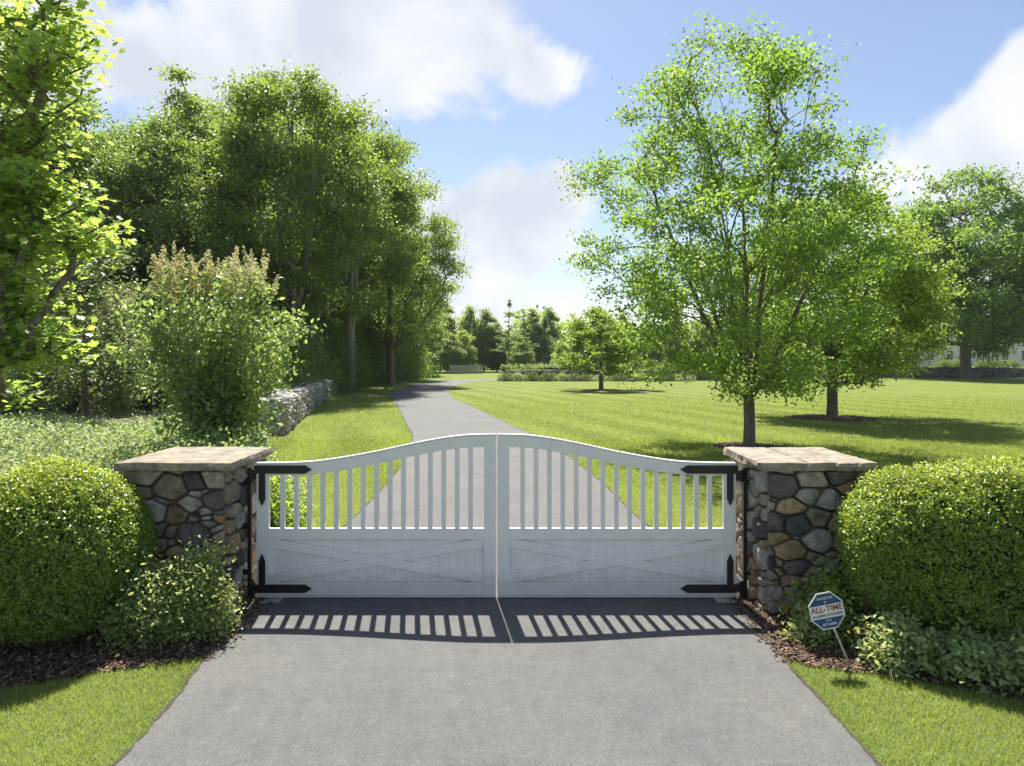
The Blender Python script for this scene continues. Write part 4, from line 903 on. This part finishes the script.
# ------------------------------------------------------------------ hedge bed, terrace wall
def row_bush(name, loc, r, h, label, lm, k, group, sq=1.):
    st, lv = bmsF[k % 3]; o = empty(name, loc, label, 'shrub', group, rz=k*2.1); o.scale = (r, r*sq, h); link('stems', st, M['bark'], o); o2 = link('foliage', lv if lm is None else lv, None, o)
bmsF = []
for s_, mm in ((171, 'flower'), (172, 'cover'), (173, 'flower')):
    st, lv = bush_mesh(s_, 160, 14, .30); lv.materials.append(M[mm]); bmsF.append((st, lv))
bw = empty('terrace_wall', (-.8, 73.5, 0), 'low grey stone terrace wall between the two hedge rows', 'stone wall')
mb = MB(); mb.box(0, 24, 0, .5, 0, 1.05); mb.build('rubble_core', M['greystone'], bw)
g = np.random.default_rng(19); n_ = 1500; P = np.stack([g.uniform(0, 24, n_), np.where(g.random(n_) < .7, -.0, .25), g.random(n_)*1.08], axis=1); link('stones', rock_field(P, g.uniform(.10, .22, (n_, 1))*np.array([1.3, .8, .6]), g, g.random(n_)), M['greystone'], bw)
ordw = ['first', 'second', 'third', 'fourth', 'fifth', 'sixth', 'seventh', 'eighth', 'ninth', 'tenth', 'eleventh', 'twelfth', 'thirteenth', 'fourteenth', 'fifteenth', 'sixteenth']
for k in range(14):
    row_bush('low_shrub', (-.7+k*1.45+.2*math.sin(k*5), 71.4, 0), .95+.12*math.sin(k*3), .92+.14*math.sin(k*7), 'low round shrub before the terrace wall, %s from the left' % ordw[k], None, k, 'low round shrubs before the terrace wall')
hedge('clipped_hedge', (9.5, 75.2, 0), 10.6, .7, .32, 6, 9000, .16, 'long clipped hedge behind the terrace wall', 'hedge', (M['forest'], M['cover']), 1.36, seed=9, tmpl=LEAF2, lump=.05, depth=.08)
tp = poly_sheet('terrace', [(-1, 74.0), (24, 74.0), (24, 76.3), (-1, 76.3)], 1.04, M['lawn'])

# right far stone wall + house
rw = empty('far_stone_wall', (34, 84, 0), 'long grey stone wall in front of the white house', 'stone wall')
mb = MB(); mb.box(0, 60, 0, .6, 0, 1.25); mb.build('rubble_core', M['greystone'], rw)
g = np.random.default_rng(29); n_ = 3800; P = np.stack([g.uniform(0, 60, n_), np.where(g.random(n_) < .75, .0, .3), g.random(n_)*1.3], axis=1); link('stones', rock_field(P, g.uniform(.12, .24, (n_, 1))*np.array([1.3, .8, .6]), g, g.random(n_)), M['greystone'], rw)
poly_sheet('house_terrace', [(34, 84.3), (110, 84.3), (110, 130), (34, 130)], 1.2, M['lawn'])
def house():
    hx0, Y = 60., 104.; o = empty('white_house', (hx0, Y, 1.2), 'white clapboard house half hidden behind the big dark tree', 'house')
    Wd, D, E = 30., 10., 5.2
    mb = MB(); mb.box(0, Wd, 0, D, 0, E); 
    wl = mb.build('wall', M['clap'], o)
    mb = MB()
    for i in range(int(E/.18)): mb.box(-.01, Wd+.01, -.025, -.003, i*.18, i*.18+.165)
    mb.build('clapboard', M['clap'], wl)
    mb = MB(); mb.add([(-.4, -.5, E+.01), (Wd+.4, -.5, E+.01), (Wd+.4, D+.5, E+.01), (-.4, D+.5, E+.01), (-.4, D/2, E+3.6), (Wd+.4, D/2, E+3.6)], [(0, 1, 5, 4), (2, 3, 4, 5), (1, 2, 5), (3, 0, 4), (0, 3, 2, 1)]); rf = mb.build('roof', M['roof'], o)
    mb = MB(); mb.box(9, 10, D/2-.5, D/2+.5, E+2.5, E+4.6); mb.build('chimney', M['roof'], rf)
    for x in (1.4, 4.4, 7.4, 12.0, 16, 19, 22, 26):
        for z in (.9, 3.4):
            wdt = 2.2 if x == 12.0 else 1.1
            mb = MB()
            for (a, b_, c, d_) in ((0, wdt, 0, .1), (0, wdt, 1.5, 1.6), (0, .1, .1, 1.5), (wdt-.1, wdt, .1, 1.5)): mb.box(x+a, x+b_, -.08, -.03, z+c, z+d_)
            k = int(wdt/.37)
            for j in range(1, k): mb.box(x+j*wdt/k-.03, x+j*wdt/k+.03, -.075, -.055, z+.1, z+1.5)
            for j in (1, 2, 3): mb.box(x+.1, x+wdt-.1, -.07, -.058, z+.1+j*.35-.02, z+.1+j*.35+.02)
            wn = mb.build('window', M['clap'], o)
            mb = MB(); mb.box(x+.1, x+wdt-.1, -.05, -.035, z+.1, z+1.5); mb.build('pane', M['glass'], wn)
house()
for k, (px_, Y) in enumerate([(945, 90), (958, 89), (985, 90), (998, 89), (1012, 91)]):
    st, lv = bms[k % 3]; o = empty('foundation_shrub', (fx(px_, Y), Y, 1.2), 'low green shrub above the far stone wall, %s from the left' % ordw[k], 'shrub', 'shrubs before the white house', rz=k); o.scale = (1.3, 1.1, 1.1)
    link('stems', st, M['bark'], o); link('crown', lv, M['forest'], o)

# ------------------------------------------------------------------ mulch rings, chips
def ring(cx, cy, r, sd_):
    g = np.random.default_rng(sd_); n_ = 40; poly_sheet('mulch_ring', [(cx+r*(1+.08*math.sin(i*.9+sd_))*math.cos(i*math.tau/n_), cy+r*(1+.08*math.sin(i*.7))*math.sin(i*math.tau/n_)) for i in range(n_)], .008, M['mulch'])
    return (cx, cy, r)
rings = [ring(6.6, 18.6, 1.0, 1), ring(13.2, 27.6, 1.7, 2), ring(6.87, 51.7, 1.6, 3)]
def chips(P, g, size=.03):
    n_ = len(P); th = g.uniform(0, 6.28, n_); T = np.array([(-.5, -.16, 0), (.5, -.2, 0), (.45, .2, 0), (-.5, .17, 0)])
    s_ = size*g.uniform(.4, 1.5, n_); d = unit(np.stack([np.cos(th), np.sin(th), g.normal(size=n_)*.35], axis=1)); up = unit(g.normal(size=(n_, 3))*.35+np.array([0, 0, 1])); w = unit(np.cross(up, d))
    V = P[:, None, :]+s_[:, None, None]*(T[None, :, 0:1]*d[:, None, :]+T[None, :, 1:2]*w[:, None, :]); F = (np.arange(4)[None]+np.arange(n_)[:, None]*4)
    return V.reshape(-1, 3), F, np.repeat(g.random(n_)**1.4, 4)
g = np.random.default_rng(55); Ps = []
for poly, n_ in ((bL, 60000), (bR, 60000)):
    x = g.uniform(2.2, 6.2, n_)*(1 if poly is bR else -1); y = g.uniform(4.4, 7.8, n_); ok = inpoly(x, y, poly); Ps.append(np.stack([x[ok], y[ok], .012+.02*g.random(ok.sum())], axis=1))
for cx, cy, r in rings:
    a = g.uniform(0, 6.28, 3000); rr = r*np.sqrt(g.random(3000)); Ps.append(np.stack([cx+rr*np.cos(a), cy+rr*np.sin(a), .015+.07*(1-rr/r)*g.random(3000)], axis=1))
# a few strays on the asphalt edge
x = 2.25-abs(g.normal(size=300))*.05; y = g.uniform(5.4, 6.8, 300); Ps.append(np.stack([x, y, np.full(300, .016)], axis=1)); x = -2.52+abs(g.normal(size=300))*.05; Ps.append(np.stack([x, g.uniform(5.4, 6.8, 300), np.full(300, .016)], axis=1))
V_, F_, Q_ = chips(np.concatenate(Ps), g, .034); tag(link('wood_chips', np_mesh('wood_chips', V_, F_, {'rnd': Q_}), M['chip']), 'brown wood chip mulch spread in the beds by the gate', 'mulch', kind='stuff')

# ------------------------------------------------------------------ near-grass soil with blade shade put into its colour, dirt along the asphalt edge
m, t, b = newmat('shaded_thatch'); n = noisetex(t, 24, 7, .7)
t.links.new(ramp(t, n, [(.3, (.05, .075, .018)), (.7, (.12, .16, .04))]), b.inputs['Base Color']); b.inputs['Roughness'].default_value = .95; M['shaded_thatch'] = m
yy = np.linspace(-2, 5.5, 30)
poly_sheet('shaded_grass_ground', [(lx(v)-.0, v) for v in yy]+[(-14, 5.5), (-14, -2)], .003, M['shaded_thatch']); poly_sheet('shaded_grass_ground', [(14, -2), (14, 5.5)]+[(rx(v), v) for v in yy[::-1]], .003, M['shaded_thatch'])
m, t, b = newmat('edge_dirt'); n = noisetex(t, 40, 7, .7)
t.links.new(ramp(t, n, [(.3, (.02, .018, .012)), (.7, (.085, .07, .045))]), b.inputs['Base Color']); b.inputs['Roughness'].default_value = .95; M['dirt'] = m
for E_, sgn, s0 in ((LE, -1, 3.), (RE, 1, 9.)):
    yy = np.arange(-1, 42, .06); V = []; F = []
    for i, v in enumerate(yy):
        xx = np.interp(v, E_[:, 1], E_[:, 0]); w_ = .012+.03*mnoise.noise(Vector((v*4, s0, 1)))+.03*mnoise.noise(Vector((v*17, s0, 4)))
        V += [(xx-sgn*(.012+.03*mnoise.noise(Vector((v*9, s0, 8)))), v, .0155), (xx+sgn*w_, v, .0155)]
    F = [(2*i, 2*i+1, 2*i+3, 2*i+2) for i in range(len(yy)-1)]
    me = bpy.data.meshes.new('verge_dirt'); me.from_pydata(V, [], F); tag(link('verge_dirt', me, M['dirt']), kind='structure')
# ------------------------------------------------------------------ grass blades
def blades(n_, xr, yr, g, hgt, wid, pred, powr=1.):
    x = g.uniform(*xr, n_); y = yr[0]+(yr[1]-yr[0])*g.random(n_)**powr; ok = pred(x, y); x = x[ok]; y = y[ok]; n_ = len(x)
    k_ = g.random(n_) < np.clip((46-y)/16, 0, 1); x = x[k_]; y = y[k_]; n_ = len(x)
    sc = np.maximum(1, y/7.)**.9; th = g.uniform(0, 6.28, n_); h = hgt*g.uniform(.5, 1.25, n_)*sc**.35; w = wid*sc*g.uniform(.7, 1.3, n_)
    bx_ = np.stack([np.cos(th), np.sin(th), np.zeros(n_)], axis=1)*w[:, None]*.5; ph = g.uniform(0, 6.28, n_); ln = h*g.uniform(.1, .9, n_)
    tip = np.stack([np.cos(ph)*ln, np.sin(ph)*ln, h], axis=1); P = np.stack([x, y, np.zeros(n_)], axis=1)
    V = np.stack([P-bx_, P+bx_, P+tip], axis=1).reshape(-1, 3); F = np.arange(n_*3).reshape(-1, 3)
    pat = .5+.3*np.sin(x*2.1+y*1.3)*np.sin(y*1.9-x*.7)+.3*np.sin(x*.6-y*.43+1)*np.sin(y*.37+x*.21)
    dd = np.where(x > 0, x-rx(y), lx(y)-x)+.08*np.sin(y*.8); strip = .5+.5*np.tanh(3*np.sin(dd*2*np.pi/2.3))
    return V, F, np.repeat(np.clip(.20*pat+.38*strip+.42*g.random(n_), 0, 1), 3)
def lawnok(x, y):
    ok = (x < lx(y)+.015*np.sin(y*9)) | (x > rx(y)+.015*np.sin(y*8))
    ok &= ~inpoly(x, y, bL) & ~inpoly(x, y, bR) & ~inpoly(x, y, coverpoly) & ~inpoly(x, y, roughpoly)
    for cx, cy, r in rings: ok &= ((x-cx)**2+(y-cy)**2) > r*r
    return ok
g = np.random.default_rng(66); Vs = []; Fs = []; Qs = []; off = 0
for args in ((420000, (-7, 7), (2.6, 5.6), .042, .0045, 1.), (330000, (-8, 16), (7.6, 20), .034, .006, 1.2), (170000, (-14, 30), (20, 46), .030, .008, 1.5)):
    V_, F_, Q_ = blades(args[0], args[1], args[2], g, args[3], args[4], lawnok, args[5]); Vs.append(V_); Fs.append(F_+off); Qs.append(Q_); off += len(V_)
tag(link('grass', np_mesh('grass', np.concatenate(Vs), np.concatenate(Fs), {'rnd': np.concatenate(Qs)}), M['grass']), 'short mown bright green grass blades over the lawn', 'grass', kind='stuff')

# ------------------------------------------------------------------ haze
HAZE = .00018
bm = bmesh.new(); bmesh.ops.create_cube(bm, size=1); me = bpy.data.meshes.new('haze'); 
for v in bm.verts: v.co = (v.co.x*660, v.co.y*500+181, v.co.z*37+17.5)
bm.to_mesh(me); bm.free()
m = bpy.data.materials.new('haze'); m.use_nodes = True; t = m.node_tree; t.nodes.remove(t.nodes['Principled BSDF'])
pv = t.nodes.new('ShaderNodeVolumePrincipled'); pv.inputs['Color'].default_value = (.85, .92, 1, 1); pv.inputs['Density'].default_value = HAZE; t.links.new(pv.outputs[0], t.nodes['Material Output'].inputs['Volume'])
ho = link('haze', me, m); tag(ho, 'thin pale summer haze over the far lawn and trees', 'haze', kind='stuff'); ho.display_type = 'WIRE'
